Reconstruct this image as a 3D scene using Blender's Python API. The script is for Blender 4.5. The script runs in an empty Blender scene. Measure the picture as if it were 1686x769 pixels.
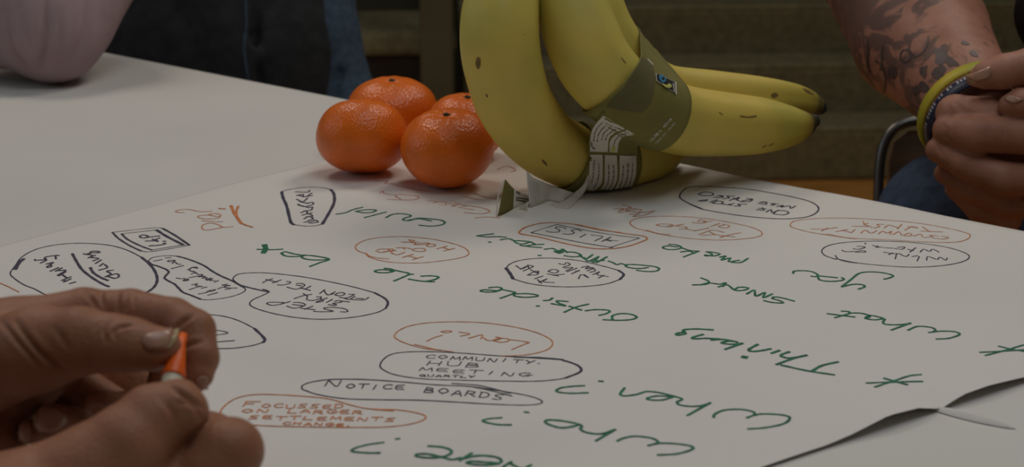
import bpy, bmesh, math, random
import numpy as np
from mathutils import Vector, Matrix
from mathutils.bvhtree import BVHTree
from mathutils.geometry import convex_hull_2d
random.seed(7)
SC = bpy.context.scene
COL = SC.collection

# ------------------------------------------------------------------ camera
TABLE_Z = 0.72
CAM_H = 0.254                      # camera above the table top
PITCH = math.radians(17.0)
FPX = 1686 * 50.0 / 36.0
CX, CY = 843.0, 384.5
CAM = Vector((0.0, 0.0, TABLE_Z + CAM_H))
cd = bpy.data.cameras.new('camera')
cam = bpy.data.objects.new('camera', cd)
COL.objects.link(cam)
cam.location = CAM
cam.rotation_euler = (math.pi/2 - PITCH, 0, 0)
cd.sensor_fit = 'HORIZONTAL'
cd.sensor_width = 36.0
cd.lens = 50.0
cd.clip_start = 0.02
cd.dof.use_dof = True
cd.dof.focus_distance = 0.79
cd.dof.aperture_fstop = 13.0
SC.camera = cam

# ------------------------------------------------------------------ light
w = bpy.data.worlds.new('room_light')
SC.world = w
w.use_nodes = True
bg = w.node_tree.nodes['Background']
bg.inputs[0].default_value = (1.0, 0.93, 0.84, 1)
bg.inputs[1].default_value = 0.095

def area(name, loc, target, sx, sy, power, col):
    l = bpy.data.lights.new(name, 'AREA')
    l.shape = 'RECTANGLE'
    l.size, l.size_y = sx, sy
    l.energy = power
    l.color = col
    o = bpy.data.objects.new(name, l)
    COL.objects.link(o)
    o.location = loc
    d = Vector(target) - Vector(loc)
    o.rotation_euler = d.to_track_quat('-Z', 'Y').to_euler()
    return o
area('ceiling_lamp_left', (-0.9, 2.1, 2.7), (-0.2, 0.9, 0.72), 0.6, 0.6, 15.5, (1.0, 0.91, 0.82))
area('ceiling_lamp_right', (0.95, 2.0, 2.7), (0.1, 0.9, 0.72), 0.6, 0.6, 18.5, (1.0, 0.92, 0.83))
area('ceiling_lamp_near', (0.25, 0.5, 2.2), (0.12, 0.6, 0.72), 0.8, 0.8, 8.5, (0.88, 0.94, 1.0))
area('window_light', (-2.6, 0.9, 2.0), (0, 0.8, 0.72), 1.4, 1.2, 10, (0.72, 0.82, 1.0))

SC.view_settings.view_transform = 'Standard'
SC.view_settings.look = 'None'
SC.view_settings.exposure = -0.85
SC.view_settings.gamma = 1.0
SC.view_settings.use_curve_mapping = False

# ------------------------------------------------------------------ helpers
FWD = Vector((0, math.cos(PITCH), -math.sin(PITCH)))
UP = Vector((0, math.sin(PITCH), math.cos(PITCH)))
RIGHT = Vector((1, 0, 0))

def ray(u, v):
    return FWD + RIGHT*((u-CX)/FPX) + UP*((CY-v)/FPX)
def U(u, v, d):                    # world point seen at (u, v), d metres along the view axis
    return CAM + ray(u, v)*d
def G(u, v, z=0.0, hz=None):       # point of the table top (or of a sheet lying on it)
    r = ray(u, v)
    zz = z
    for _ in range(4 if hz else 1):
        t = (TABLE_Z + zz - CAM.z)/r.z
        p = CAM + r*t
        if hz:
            zz = hz(p.x, p.y)
    if hz:
        p.z = TABLE_Z + hz(p.x, p.y)
    return p

def catmull(pts, n=6, closed=False):
    P = [np.array(p, float) for p in pts]
    if len(P) < 3:
        return P
    out = []
    m = len(P)
    rng = range(m if closed else m-1)
    for i in rng:
        p1, p2 = P[i], P[(i+1) % m]
        p0 = P[i-1] if (closed or i > 0) else 2*p1-p2
        p3 = P[(i+2) % m] if (closed or i+2 < m) else 2*p2-p1
        for k in range(n):
            t = k/n
            out.append(0.5*((2*p1)+(-p0+p2)*t+(2*p0-5*p1+4*p2-p3)*t*t+(-p0+3*p1-3*p2+p3)*t**3))
    if not closed:
        out.append(P[-1])
    return out

def root_loc(o):
    while o.parent:
        o = o.parent
    return o.location.copy()

def mesh_obj(name, verts, faces, m, parent=None, smooth=True, uvs=None, loc=None):
    """one mesh object; verts in world coordinates"""
    me = bpy.data.meshes.new(name)
    off = root_loc(parent) if parent else (Vector(loc) if loc is not None else Vector((0, 0, 0)))
    V = np.asarray([tuple(v) for v in verts], float) - np.array(off)
    me.from_pydata(V.tolist(), [], [tuple(int(i) for i in f) for f in faces])
    if uvs is not None:
        ul = me.uv_layers.new(name='UVMap')
        vi = np.empty(len(me.loops), int)
        me.loops.foreach_get('vertex_index', vi)
        ul.data.foreach_set('uv', np.asarray(uvs, float)[vi].ravel())
    if smooth:
        me.polygons.foreach_set('use_smooth', [True]*len(me.polygons))
    me.materials.append(m)
    me.update()
    o = bpy.data.objects.new(name, me)
    COL.objects.link(o)
    if parent:
        o.parent = parent
    elif loc is not None:
        o.location = loc
    return o

def thing(name, label, cat, loc, group=None):
    o = bpy.data.objects.new(name, None)
    o.empty_display_size = 0.03
    COL.objects.link(o)
    o.location = loc
    o['label'] = label
    o['category'] = cat
    if group:
        o['group'] = group
    return o
def tag(o, label, cat=None, group=None):
    o['label'] = label
    if cat: o['category'] = cat
    if group: o['group'] = group
    return o
def structure(o):
    o['kind'] = 'structure'
    return o

def tube(pts, radii, n=16, cap=True, prof=None):
    """sweep of rings along pts; radii scalar list; prof(theta, i) multiplies the radius"""
    P = [Vector(p) for p in pts]
    m = len(P)
    T = [(P[min(i+1, m-1)]-P[max(i-1, 0)]).normalized() for i in range(m)]
    ref = Vector((0, 0, 1)) if abs(T[0].z) < 0.9 else Vector((1, 0, 0))
    e1 = (ref - T[0]*ref.dot(T[0])).normalized()
    V, UV, F, FR = [], [], [], []
    for i in range(m):
        e1 = (e1 - T[i]*e1.dot(T[i])).normalized()
        e2 = T[i].cross(e1)
        FR.append((e1.copy(), e2.copy()))
        for k in range(n):
            a = 2*math.pi*k/n
            r = radii[i]*(prof(a, i) if prof else 1)
            V.append(P[i]+e1*(math.cos(a)*r)+e2*(math.sin(a)*r))
            UV.append((k/n, i/(m-1)))
    for i in range(m-1):
        for k in range(n):
            k2 = (k+1) % n
            F.append((i*n+k, i*n+k2, (i+1)*n+k2, (i+1)*n+k))
    if cap:
        V.append(P[0]); UV.append((0.5, 0)); c0 = len(V)-1
        V.append(P[-1]); UV.append((0.5, 1)); c1 = len(V)-1
        for k in range(n):
            k2 = (k+1) % n
            F.append((c0, k2, k)); F.append((c1, (m-1)*n+k, (m-1)*n+k2))
    return V, F, UV, T, FR

def box(c, s, rz=0.0):
    V, F = [], [(0, 1, 3, 2), (4, 6, 7, 5), (0, 4, 5, 1), (2, 3, 7, 6), (0, 2, 6, 4), (1, 5, 7, 3)]
    R = Matrix.Rotation(rz, 3, 'Z')
    for x in (-.5, .5):
        for y in (-.5, .5):
            for z in (-.5, .5):
                V.append(Vector(c)+R @ Vector((x*s[0], y*s[1], z*s[2])))
    return V, F
def join(*vf):
    V, F = [], []
    for v, f in vf:
        b = len(V)
        V += list(v)
        F += [tuple(i+b for i in q) for q in f]
    return V, F
def bevel(o, wd, seg=2):
    b = o.modifiers.new('bevel', 'BEVEL')
    b.width = wd; b.segments = seg
    b.limit_method = 'ANGLE'
    return o

# ---- signed-distance modelling: round cones and ellipsoids blended, meshed with surface nets
def sdf_mesh(prims, h):
    lo = np.array([1e9]*3); hi = -lo
    for p in prims:
        if p[0] == 'cone':
            _, a, b, ra, rb, k = p
            for q, r in ((a, ra), (b, rb)):
                lo = np.minimum(lo, np.array(q)-r-k); hi = np.maximum(hi, np.array(q)+r+k)
        elif p[0] == 'ell':
            _, c, r, k = p
            lo = np.minimum(lo, np.array(c)-max(r)-k); hi = np.maximum(hi, np.array(c)+max(r)+k)
    lo -= 3*h; hi += 3*h
    n = np.ceil((hi-lo)/h).astype(int)+1
    D = np.full(n, 0.02, np.float32)
    ax = [lo[i]+h*np.arange(n[i], dtype=np.float64) for i in range(3)]
    def sl(l, u):
        i0 = np.maximum(np.floor((l-lo)/h).astype(int), 0)
        i1 = np.minimum(np.ceil((u-lo)/h).astype(int)+1, n)
        return tuple(slice(i0[i], max(i1[i], i0[i]+1)) for i in range(3))
    for p in prims:
        k = p[-1]
        if p[0] in ('cone', 'cut'):
            _, a, b, ra, rb, k = p
            a = np.array(a, float); b = np.array(b, float)
            m = max(ra, rb)+k+4*h+0.004
            s = sl(np.minimum(a, b)-m, np.maximum(a, b)+m)
            X, Y, Z = (ax[0][s[0]][:, None, None], ax[1][s[1]][None, :, None], ax[2][s[2]][None, None, :])
            ab = b-a; L = max(ab.dot(ab), 1e-12)
            t = np.clip(((X-a[0])*ab[0]+(Y-a[1])*ab[1]+(Z-a[2])*ab[2])/L, 0, 1)
            d = np.sqrt((X-a[0]-t*ab[0])**2+(Y-a[1]-t*ab[1])**2+(Z-a[2]-t*ab[2])**2)-(ra+(rb-ra)*t)
        else:
            _, c, r, k = p
            m = max(r)+k+4*h+0.004
            c = np.array(c, float)
            s = sl(c-m, c+m)
            X, Y, Z = (ax[0][s[0]][:, None, None], ax[1][s[1]][None, :, None], ax[2][s[2]][None, None, :])
            q = np.sqrt(((X-c[0])/r[0])**2+((Y-c[1])/r[1])**2+((Z-c[2])/r[2])**2)
            d = (q-1)*min(r)
        cur = D[s]
        if p[0] == 'cut':
            hh = np.clip(0.5-0.5*(cur+d)/k, 0, 1)
            D[s] = cur*(1-hh)+(-d)*hh+k*hh*(1-hh)
        else:
            hh = np.clip(0.5+0.5*(cur-d)/k, 0, 1)
            D[s] = cur*(1-hh)+d*hh-k*hh*(1-hh)
    # surface nets
    S = D < 0
    c = [(i, j, k) for i in (0, 1) for j in (0, 1) for k in (0, 1)]
    def sub(A, o):
        return A[o[0]:A.shape[0]-1+o[0], o[1]:A.shape[1]-1+o[1], o[2]:A.shape[2]-1+o[2]]
    cnt = sum(sub(S, o).astype(np.int8) for o in c)
    act = (cnt > 0) & (cnt < 8)
    idx = np.argwhere(act)
    acc = np.zeros((len(idx), 3)); num = np.zeros(len(idx))
    for i, o in enumerate(c):
        for axn in range(3):
            if o[axn] == 0:
                o2 = list(o); o2[axn] = 1
                va = D[idx[:, 0]+o[0], idx[:, 1]+o[1], idx[:, 2]+o[2]].astype(float)
                vb = D[idx[:, 0]+o2[0], idx[:, 1]+o2[1], idx[:, 2]+o2[2]].astype(float)
                msk = (va < 0) != (vb < 0)
                t = np.where(msk, va/np.where(msk, va-vb, 1), 0)
                pt = np.array(o, float)[None, :].repeat(len(idx), 0)
                pt[:, axn] += t
                acc[msk] += pt[msk]; num[msk] += 1
    V = lo + h*(idx+acc/num[:, None])
    ID = np.full(act.shape, -1, int)
    ID[act] = np.arange(len(idx))
    F = []
    for axn in range(3):
        o2 = [0, 0, 0]; o2[axn] = 1
        a = S[:S.shape[0]-o2[0], :S.shape[1]-o2[1], :S.shape[2]-o2[2]]
        b = S[o2[0]:, o2[1]:, o2[2]:]
        e = np.argwhere(a != b)
        b1, b2 = [(1, 2), (2, 0), (0, 1)][axn]
        e = e[(e[:, b1] > 0) & (e[:, b2] > 0)]
        def cell(d1, d2):
            q = e.copy(); q[:, b1] -= d1; q[:, b2] -= d2
            return ID[q[:, 0], q[:, 1], q[:, 2]]
        q = np.stack([cell(1, 1), cell(0, 1), cell(0, 0), cell(1, 0)], 1)
        fl = ~a[e[:, 0], e[:, 1], e[:, 2]]
        q[fl] = q[fl][:, ::-1]
        F.append(q)
    F = np.concatenate(F)
    F = F[(F >= 0).all(1)]
    # light Laplacian smoothing
    for it in range(2):
        s_ = np.zeros_like(V); cn = np.zeros(len(V))
        for i in range(4):
            np.add.at(s_, F[:, i], V[F[:, (i+1) % 4]]); np.add.at(cn, F[:, i], 1)
            np.add.at(s_, F[:, i], V[F[:, i-1]]); np.add.at(cn, F[:, i], 1)
        V = V*0.5+0.5*s_/cn[:, None]
    return V, F

def chain(pts, k):                  # pts: (Vector, radius) list -> cones
    return [('cone', tuple(pts[i][0]), tuple(pts[i+1][0]), pts[i][1], pts[i+1][1], k) for i in range(len(pts)-1)]

# ------------------------------------------------------------------ materials
def mat(name, col, rough=0.6, var=0.12, scale=30.0, bump=0.0, bscale=400.0, spec=0.4, metal=0.0, col2=None, detail=4.0, stretch=None):
    m = bpy.data.materials.new(name)
    m.use_nodes = True
    nt = m.node_tree
    b = nt.nodes['Principled BSDF']
    b.inputs['Roughness'].default_value = rough
    b.inputs['Specular IOR Level'].default_value = spec
    b.inputs['Metallic'].default_value = metal
    tc = nt.nodes.new('ShaderNodeTexCoord')
    src = tc.outputs['Object']
    if stretch:
        mp = nt.nodes.new('ShaderNodeMapping')
        mp.inputs['Scale'].default_value = stretch
        nt.links.new(src, mp.inputs[0]); src = mp.outputs[0]
    no = nt.nodes.new('ShaderNodeTexNoise')
    no.inputs['Scale'].default_value = scale
    no.inputs['Detail'].default_value = detail
    nt.links.new(src, no.inputs['Vector'])
    ra = nt.nodes.new('ShaderNodeValToRGB')
    c2 = col2 if col2 else tuple(min(1, c*(1+var)) for c in col)
    c1 = col if col2 else tuple(c*(1-var) for c in col)
    ra.color_ramp.elements[0].position = 0.32
    ra.color_ramp.elements[1].position = 0.68
    ra.color_ramp.elements[0].color = (*c1, 1)
    ra.color_ramp.elements[1].color = (*c2, 1)
    nt.links.new(no.outputs['Fac'], ra.inputs[0])
    nt.links.new(ra.outputs[0], b.inputs['Base Color'])
    if bump > 0:
        n2 = nt.nodes.new('ShaderNodeTexNoise')
        n2.inputs['Scale'].default_value = bscale
        n2.inputs['Detail'].default_value = 3
        nt.links.new(src, n2.inputs['Vector'])
        bp = nt.nodes.new('ShaderNodeBump')
        bp.inputs['Strength'].default_value = bump
        bp.inputs['Distance'].default_value = 0.001
        nt.links.new(n2.outputs['Fac'], bp.inputs['Height'])
        nt.links.new(bp.outputs[0], b.inputs['Normal'])
    m['ramp'] = ra.name
    return m

M = {}
M['cover'] = mat('white_cover_paper', (0.655, 0.628, 0.58), 0.75, 0.03, 6, 0.05, 900)
M['sheet'] = mat('cream_sheet_paper', (0.72, 0.685, 0.63), 0.7, 0.03, 5, 0.06, 900)
M['green_ink'] = mat('green_marker_ink', (0.014, 0.16, 0.075), 0.6, 0.35, 250)
M['navy_ink'] = mat('navy_marker_ink', (0.045, 0.04, 0.075), 0.6, 0.3, 250)
M['orange_ink'] = mat('orange_marker_ink', (0.62, 0.21, 0.075), 0.6, 0.2, 250)
M['table_edge'] = mat('grey_table_laminate', (0.4, 0.4, 0.39), 0.5, 0.05)
M['steel'] = mat('dull_steel', (0.16, 0.15, 0.14), 0.35, 0.1, 40, metal=0.9)
M['floor'] = mat('orange_brown_wood', (0.62, 0.28, 0.065), 0.45, 0.3, 8, 0.05, 60, stretch=(1, 12, 1))
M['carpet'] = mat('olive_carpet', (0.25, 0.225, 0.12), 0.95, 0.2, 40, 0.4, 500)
M['carpet_dark'] = mat('dark_brown_board', (0.04, 0.03, 0.018), 0.8, 0.25, 12, 0.1, 100)
M['wall'] = mat('olive_wall_paint', (0.10, 0.095, 0.055), 0.85, 0.08, 3)
M['olive_trim'] = mat('olive_trim_paint', (0.12, 0.105, 0.055), 0.7, 0.12, 6)

# ------------------------------------------------------------------ setting
RZ = math.radians(4)
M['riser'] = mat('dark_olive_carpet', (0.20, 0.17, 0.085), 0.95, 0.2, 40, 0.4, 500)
flo = mesh_obj('floor', *box((0, 2.2, -0.05), (9, 8, 0.1)), M['floor'], smooth=False)
structure(flo)
wb = structure(mesh_obj('wall_back', *box((0, 4.75, 1.3), (9, 0.1, 2.6), RZ), M['wall'], smooth=False))
st = thing('carpeted_steps', 'flight of olive carpeted steps across the back behind the table', 'steps', (0.6, 3.65, 0))
R2 = Matrix.Rotation(RZ, 3, 'Z')
for i in range(5):
    z1 = 0.135*(i+1)
    y0 = 0.185*i
    c = Vector((0.6, 3.65, 0)) + R2 @ Vector((0.93, y0+0.0925, 0)); c.z = z1-0.0675
    dep = 0.185
    v, f = box(c, (3.3, dep, 0.135), RZ)
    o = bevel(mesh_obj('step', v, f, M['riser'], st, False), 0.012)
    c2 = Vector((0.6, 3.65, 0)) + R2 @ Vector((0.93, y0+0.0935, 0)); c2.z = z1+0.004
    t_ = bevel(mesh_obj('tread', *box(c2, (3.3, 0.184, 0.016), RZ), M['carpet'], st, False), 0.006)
# newel post and the low bench beyond it
def ground(u, d):                   # x, y below pixel column u at depth d
    p = U(u, 200, d)
    return p.x, p.y
x, y = ground(722, 3.75)
nb = thing('newel_post', 'square olive post standing at the left end of the carpeted steps', 'post', (x, y, 0))
bevel(mesh_obj('shaft', *box((x, y, 0.45), (0.085, 0.085, 0.9)), M['olive_trim'], nb, False), 0.006)
bevel(mesh_obj('post_cap', *box((x, y, 0.915), (0.11, 0.11, 0.035)), M['olive_trim'], nb, False), 0.006)
x, y = ground(610, 4.05)
be = thing('low_bench', 'low dark bench with an olive padded top, left of the square post', 'bench', (x-0.35, y, 0))
bevel(mesh_obj('bench_front', *box((x-0.35, y, 0.155), (1.15, 0.36, 0.31), RZ), M['carpet_dark'], be, False), 0.006)
bevel(mesh_obj('bench_pad', *box((x-0.35, y, 0.345), (1.18, 0.40, 0.07), RZ), M['carpet'], be, False), 0.02)

# ------------------------------------------------------------------ table
E1, E2 = G(180, 88), G(1686, 380)
e = (E2-E1); e.z = 0; e.normalize()
nrm = Vector((e.y, -e.x, 0))
if nrm.y > 0: nrm = -nrm            # towards the camera
tc0 = E1 - e*0.55
def TB(s, t, z=0.0):                # table coordinates: s along the far edge, t towards the camera
    p = tc0 + e*s + nrm*t
    return Vector((p.x, p.y, TABLE_Z+z))
TL, TW = 1.9, 0.98
cen = TB(TL/2, TW/2)
tb = thing('folding_table', 'long table under a white paper cover, holding the fruit and the written sheet', 'table', (cen.x, cen.y, 0))
def slab(s0, s1, t0, t1, z0, z1):
    V = [TB(s, t, z) for z in (z0, z1) for (s, t) in ((s0, t0), (s1, t0), (s1, t1), (s0, t1))]
    F = [(3, 2, 1, 0), (4, 5, 6, 7), (0, 1, 5, 4), (1, 2, 6, 5), (2, 3, 7, 6), (3, 0, 4, 7)]
    return V, F
bevel(mesh_obj('tabletop', *slab(0, TL, 0, TW, -0.028, -0.0014), M['table_edge'], tb, False), 0.004)
for (s, t) in ((0.15, 0.1), (TL-0.15, 0.1), (0.15, TW-0.1), (TL-0.15, TW-0.1)):
    p = TB(s, t)
    v, f, _, _, _ = tube([(p.x, p.y, 0.0), (p.x, p.y, TABLE_Z-0.028)], [0.014, 0.014], 12)
    mesh_obj('leg', v, f, M['steel'], tb)

# white paper cover: a thin sheet over the top, turned down at the far edge
def cover_mesh():
    rows = [(-0.004, -0.05), (-0.004, -0.004), (-0.002, -0.0008), (0.002, 0.0)]
    rows += [(0.002+(TW-0.002)*k/40, 0.0) for k in range(1, 41)]
    ns = 70
    V, F = [], []
    for j, (t, z) in enumerate(rows):
        for i in range(ns+1):
            s = TL*i/ns
            zz = z
            if z == 0.0:
                zz = 0.0
            V.append(TB(s, t + (0.0012*math.sin(s*19) if z < -0.01 else 0), zz))
    for j in range(len(rows)-1):
        for i in range(ns):
            a = j*(ns+1)+i
            F.append((a, a+ns+1, a+ns+2, a+1))
    return V, F
cv = thing('table_cover', 'plain white paper cover spread over the whole table top', 'table cover', TB(TL/2, TW/2, 0))
mesh_obj('cover_paper', *cover_mesh(), M['cover'], cv)
# folded crease at the lower right
def ridge(p, q, wd, ht):
    p, q = Vector(p), Vector(q)
    d = (q-p).normalized(); n = Vector((-d.y, d.x, 0))
    V, F = [], []
    N = 10
    for i in range(N+1):
        c = p.lerp(q, i/N)
        k = math.sin(math.pi*min(1, 0.12+i/N*0.88))**0.6 if i < N else 0.0
        V += [c-n*wd*k, c-n*wd*0.3*k+Vector((0, 0, ht*k)), c+n*wd*k*0.3+Vector((0, 0, ht*k*0.8)), c+n*wd*k]
    for i in range(N):
        for k in range(3):
            a = i*4+k
            F.append((a, a+1, a+5, a+4))
    return V, F
tag(mesh_obj('paper_crease', *ridge(G(1536, 672, 0.0004), G(1674, 706, 0.0004), 0.0035, 0.0022), M['cover'], cv), 'raised crease in the white paper')

# big written sheet laid across the table
A_ = G(765, 203); B_ = G(330, 320)
F1, F2 = G(1270, 769), G(1686, 632)
back_dir = (B_-A_); front_dir = (F1-F2)
def line_x(p, d, q, g):             # intersection of 2-D lines p+d*a, q+g*b
    den = d.x*g.y-d.y*g.x
    a = ((q.x-p.x)*g.y-(q.y-p.y)*g.x)/den
    return Vector((p.x+d.x*a, p.y+d.y*a, p.z))
far0, far1 = TB(0, 0.004), TB(TL, 0.004)
c00 = line_x(A_, back_dir, far0, far1-far0)                      # back edge meets the far table edge
c10 = line_x(F2, front_dir, far0, far1-far0)                     # front edge meets it
c01 = c00 + back_dir.normalized()*1.0
c11 = c10 + front_dir.normalized()*0.85
def sheet_xy(a, b):
    p = (c00*(1-a)+c10*a)*(1-b) + (c01*(1-a)+c11*a)*b
    return p
fd = front_dir.normalized(); fn = Vector((-fd.y, fd.x, 0))
if (c00-c10).dot(fn) < 0: fn = -fn
LIFT = [((G(u, v)-F2).dot(fd), z) for (u, v, z) in
        ((1900, 560, .0005), (1686, 632, .0015), (1620, 650, .0035), (1575, 661, .0035), (1540, 673, .0004), (1500, 685, .0045), (1455, 702, .0055), (1400, 725, .0018), (1360, 738, .0004), (1200, 800, .0))]
LIFT.sort()
LX = [a for a, _ in LIFT]; LZ = [b for _, b in LIFT]
FOLDS = [(G(335, 556), G(740, 652), .0022, .020), (G(620, 765), G(930, 690), .0018, .018), (G(520, 320), G(1080, 420), .0010, .025), (G(900, 470), G(1500, 470), .0008, .03)]
def hz(x, y):
    p = Vector((x, y, 0))
    along = (p-Vector((F2.x, F2.y, 0))).dot(fd)
    dist = (p-Vector((F2.x, F2.y, 0))).dot(fn)
    z = 0.0011 + 0.0005*math.sin(x*23+y*9)*math.sin(y*31-x*5) + 0.0003*math.sin(x*57+1)
    z += float(np.interp(along, LX, LZ))*math.exp(-max(dist, 0)/0.022)
    for (p0, p1, am, wd) in FOLDS:
        dx, dy = p1[0]-p0[0], p1[1]-p0[1]; L2 = dx*dx+dy*dy
        t = ((x-p0[0])*dx+(y-p0[1])*dy)/L2
        q = ((x-p0[0])*dy-(y-p0[1])*dx)/math.sqrt(L2)
        z += am*math.exp(-(q/wd)**2)*math.exp(-max(0, abs(t-.5)-.4)**2/.03)
    return max(z, 0.0005)
def sheet_mesh():
    na, nb_ = 150, 170
    V, F = [], []
    for i in range(na+1):
        a = 1-(1-i/na)**1.35
        for j in range(nb_+1):
            p = sheet_xy(a, j/nb_)
            V.append(Vector((p.x, p.y, TABLE_Z+hz(p.x, p.y))))
    for i in range(na):
        for j in range(nb_):
            q = i*(nb_+1)+j
            F.append((q, q+1, q+nb_+2, q+nb_+1))
    return V, F
sh = thing('written_paper_sheet', 'large cream paper sheet covered with green, navy and orange handwriting', 'paper', TB(0.9, 0.35, 0.001))
so = mesh_obj('sheet', *sheet_mesh(), M['sheet'], sh)
sm = so.modifiers.new('thickness', 'SOLIDIFY'); sm.thickness = 0.00025; sm.offset = -1

# ------------------------------------------------------------------ handwriting
def ink(name, crop, strokes, width, m, label, lift=0.00025):
    """strokes: lists of (x, y) on an enlarged crop (x0, y0, scale); a (list, width) pair overrides the pen width"""
    x0, y0, s = crop
    V, F = [], []
    for stk in strokes:
        wd = width
        if isinstance(stk, tuple):
            stk, wd = stk
        P = [np.array(tuple(G(x0+q[0]/s, y0+q[1]/s, hz=hz))[:2]) for q in catmull(stk, 5)]
        P = [p for i, p in enumerate(P) if i == 0 or np.linalg.norm(p-P[i-1]) > 1e-5]
        if len(P) < 2:
            continue
        b = len(V)
        for i, p in enumerate(P):
            t = P[min(i+1, len(P)-1)]-P[max(i-1, 0)]
            t = t/max(np.linalg.norm(t), 1e-9)
            n = np.array([-t[1], t[0]])*wd*0.5*(1+0.12*math.sin(i*1.7))
            ext = t*wd*0.35*((i == len(P)-1)-(i == 0))
            for sg in (1, -1):
                q = p+n*sg+ext
                V.append((q[0], q[1], TABLE_Z+hz(q[0], q[1])+lift))
        for i in range(len(P)-1):
            F.append((b+2*i, b+2*i+1, b+2*i+3, b+2*i+2))
    o = mesh_obj(name, V, F, m, sh, False)
    o['label'] = label
    return o
FONT = {
 'A': [[(0, 0), (.45, 1), (.85, 0)], [(.18, .38), (.7, .38)]], 'B': [[(0, 0), (.1, 1)], [(.1, 1), (.6, .85), (.55, .6), (.1, .52), (.7, .35), (.6, .05), (0, 0)]],
 'C': [[(.85, .9), (.45, 1), (.05, .55), (.3, .02), (.9, .12)]], 'D': [[(.05, 0), (.1, 1)], [(0, 1), (.55, .95), (.8, .5), (.5, .05), (.05, 0)]],
 'E': [[(.8, 1), (.2, .95), (.05, .5), (.2, .05), (.85, .05)], [(.08, .52), (.7, .52)]], 'F': [[(0, 0), (.12, 1)], [(0, .95), (.95, 1)], [(.08, .5), (.6, .55)]],
 'G': [[(.8, .95), (.4, 1), (.05, .5), (.35, 0), (.75, .1), (.78, .42)], [(.45, .42), (1, .42)]], 'H': [[(0, 0), (.1, 1)], [(.7, 0), (.8, 1)], [(.05, .5), (.75, .5)]],
 'I': [[(.3, 0), (.45, 1)]], 'L': [[(.15, 1), (.02, .05)], [(.02, .05), (.8, 0)]], 'M': [[(0, 0), (.15, 1)], [(.15, 1), (.45, .3), (.8, 1)], [(.8, 1), (.9, 0)]],
 'N': [[(0, 0), (.1, 1)], [(.1, 1), (.65, 0), (.8, 1)]], 'O': [[(.4, 0), (.03, .45), (.4, 1), (.82, .5), (.4, 0)]], 'Q': [[(.4, 0), (.03, .45), (.4, 1), (.82, .5), (.4, 0)], [(.5, .3), (.95, -.1)]],
 'R': [[(0, 0), (.1, 1)], [(.1, 1), (.7, .85), (.55, .5), (.08, .48)], [(.3, .48), (.85, 0)]], 'S': [[(.8, 1), (.3, .95), (.15, .65), (.65, .4), (.6, .05), (0, .03)]],
 'T': [[(.4, 0), (.45, 1)], [(0, .97), (.95, 1)]], 'U': [[(.02, 1), (.1, .1), (.45, 0), (.75, .2), (.8, 1)]], 'Y': [[(0, 1), (.4, .5)], [(.85, 1), (.25, -.05)]], '.': [[(.1, 0), (.25, .05)]], ' ': []}
def text(s, b0, b1, up):
    b0, b1, up = (np.array(q, float) for q in (b0, b1, up))
    adv = (b1-b0)/len(s)
    out = []
    for i, c in enumerate(s):
        for stk in FONT[c]:
            j = np.array([0, up[1]*0.12*math.sin(i*2.3)])
            out.append([tuple(b0+adv*(i+q[0]*0.86)+up*q[1]+j) for q in stk])
    return out
NV, OR, GR = M['navy_ink'], M['orange_ink'], M['green_ink']
WN, WO, WG, WT = .00075, .00075, .0014, .0016
K = (0, 370, 5.914)
ink('drawn_bubble', K, [[(330,625),(230,585),(140,525),(100,475),(150,400),(210,320),(330,250),(500,205),(700,184),(900,186),(1080,205),(1240,250),(1380,320)], ([(1380,320),(1470,400),(1520,480),(1530,550),(1500,610),(1440,655),(1380,690)],.0016),[(1380,690),(1250,740),(1000,790),(700,780),(480,700),(330,625)],([(150,435),(185,375),(230,335)],.0022)], WN, NV, 'navy hand-drawn bubble round the words online pathways')
ink('written_words', K, [([(705,285),(740,350),(800,440),(900,520),(1000,580),(1060,605)],WT),([(880,420),(910,470),(980,515),(1050,545)],WT),
 [(1080,515),(1120,525),(1160,505),(1140,480),(1090,490),(1050,505),(1080,515)],[(1025,510),(1080,480),(1040,455),(1100,445)],[(965,445),(1045,420),(1020,390)],[(970,405),(1005,380)],[(930,380),(985,345)],[(905,355),(960,330),(880,320),(930,300)],[(860,325),(900,300),(830,290),(815,285)],[(830,290),(900,275),(965,275),(960,262),(890,262),(870,290)],
 [(545,335),(535,305),(480,310),(440,320),(430,345),(390,345),(345,350),(340,340)],[(395,375),(450,350),(440,330)],[(450,385),(520,370),(455,415),(500,410),(490,385)],[(490,455),(570,420)],[(540,455),(610,420),(560,450),(640,445),(560,495)],[(575,500),(640,460)],[(600,545),(690,510)],[(610,490),(650,520)],[(620,560),(690,530)],[(625,545),(640,555)],[(680,575),(735,560)],[(545,300),(575,302)]], .0011, NV, 'navy words online pathways')
K = (180, 300, 5.914)
ink('drawn_box', K, [[(30,490),(430,447),(520,452)],([(520,452),(640,520),(780,615)],WT),[(780,615),(560,655),(390,680),(310,672)],([(310,672),(200,620),(90,550),(30,490)],.0013),[(120,505),(460,467)],([(120,505),(180,560),(300,620),(415,663)],.0013),[(415,663),(720,612)],([(460,467),(560,530),(720,612)],.002)], .00062, NV, 'navy double-lined box')
ink('written_word', K, [[(490,525),(400,535),(330,545),(295,530),(330,515),(380,530),(345,545)],[(355,575),(440,572)],[(490,545),(455,560),(475,580),(420,555)],[(390,622),(490,615),(548,600),(530,595)],[(525,577),(548,577)]], .0012, NV, 'navy letters in the double-lined box')
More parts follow.
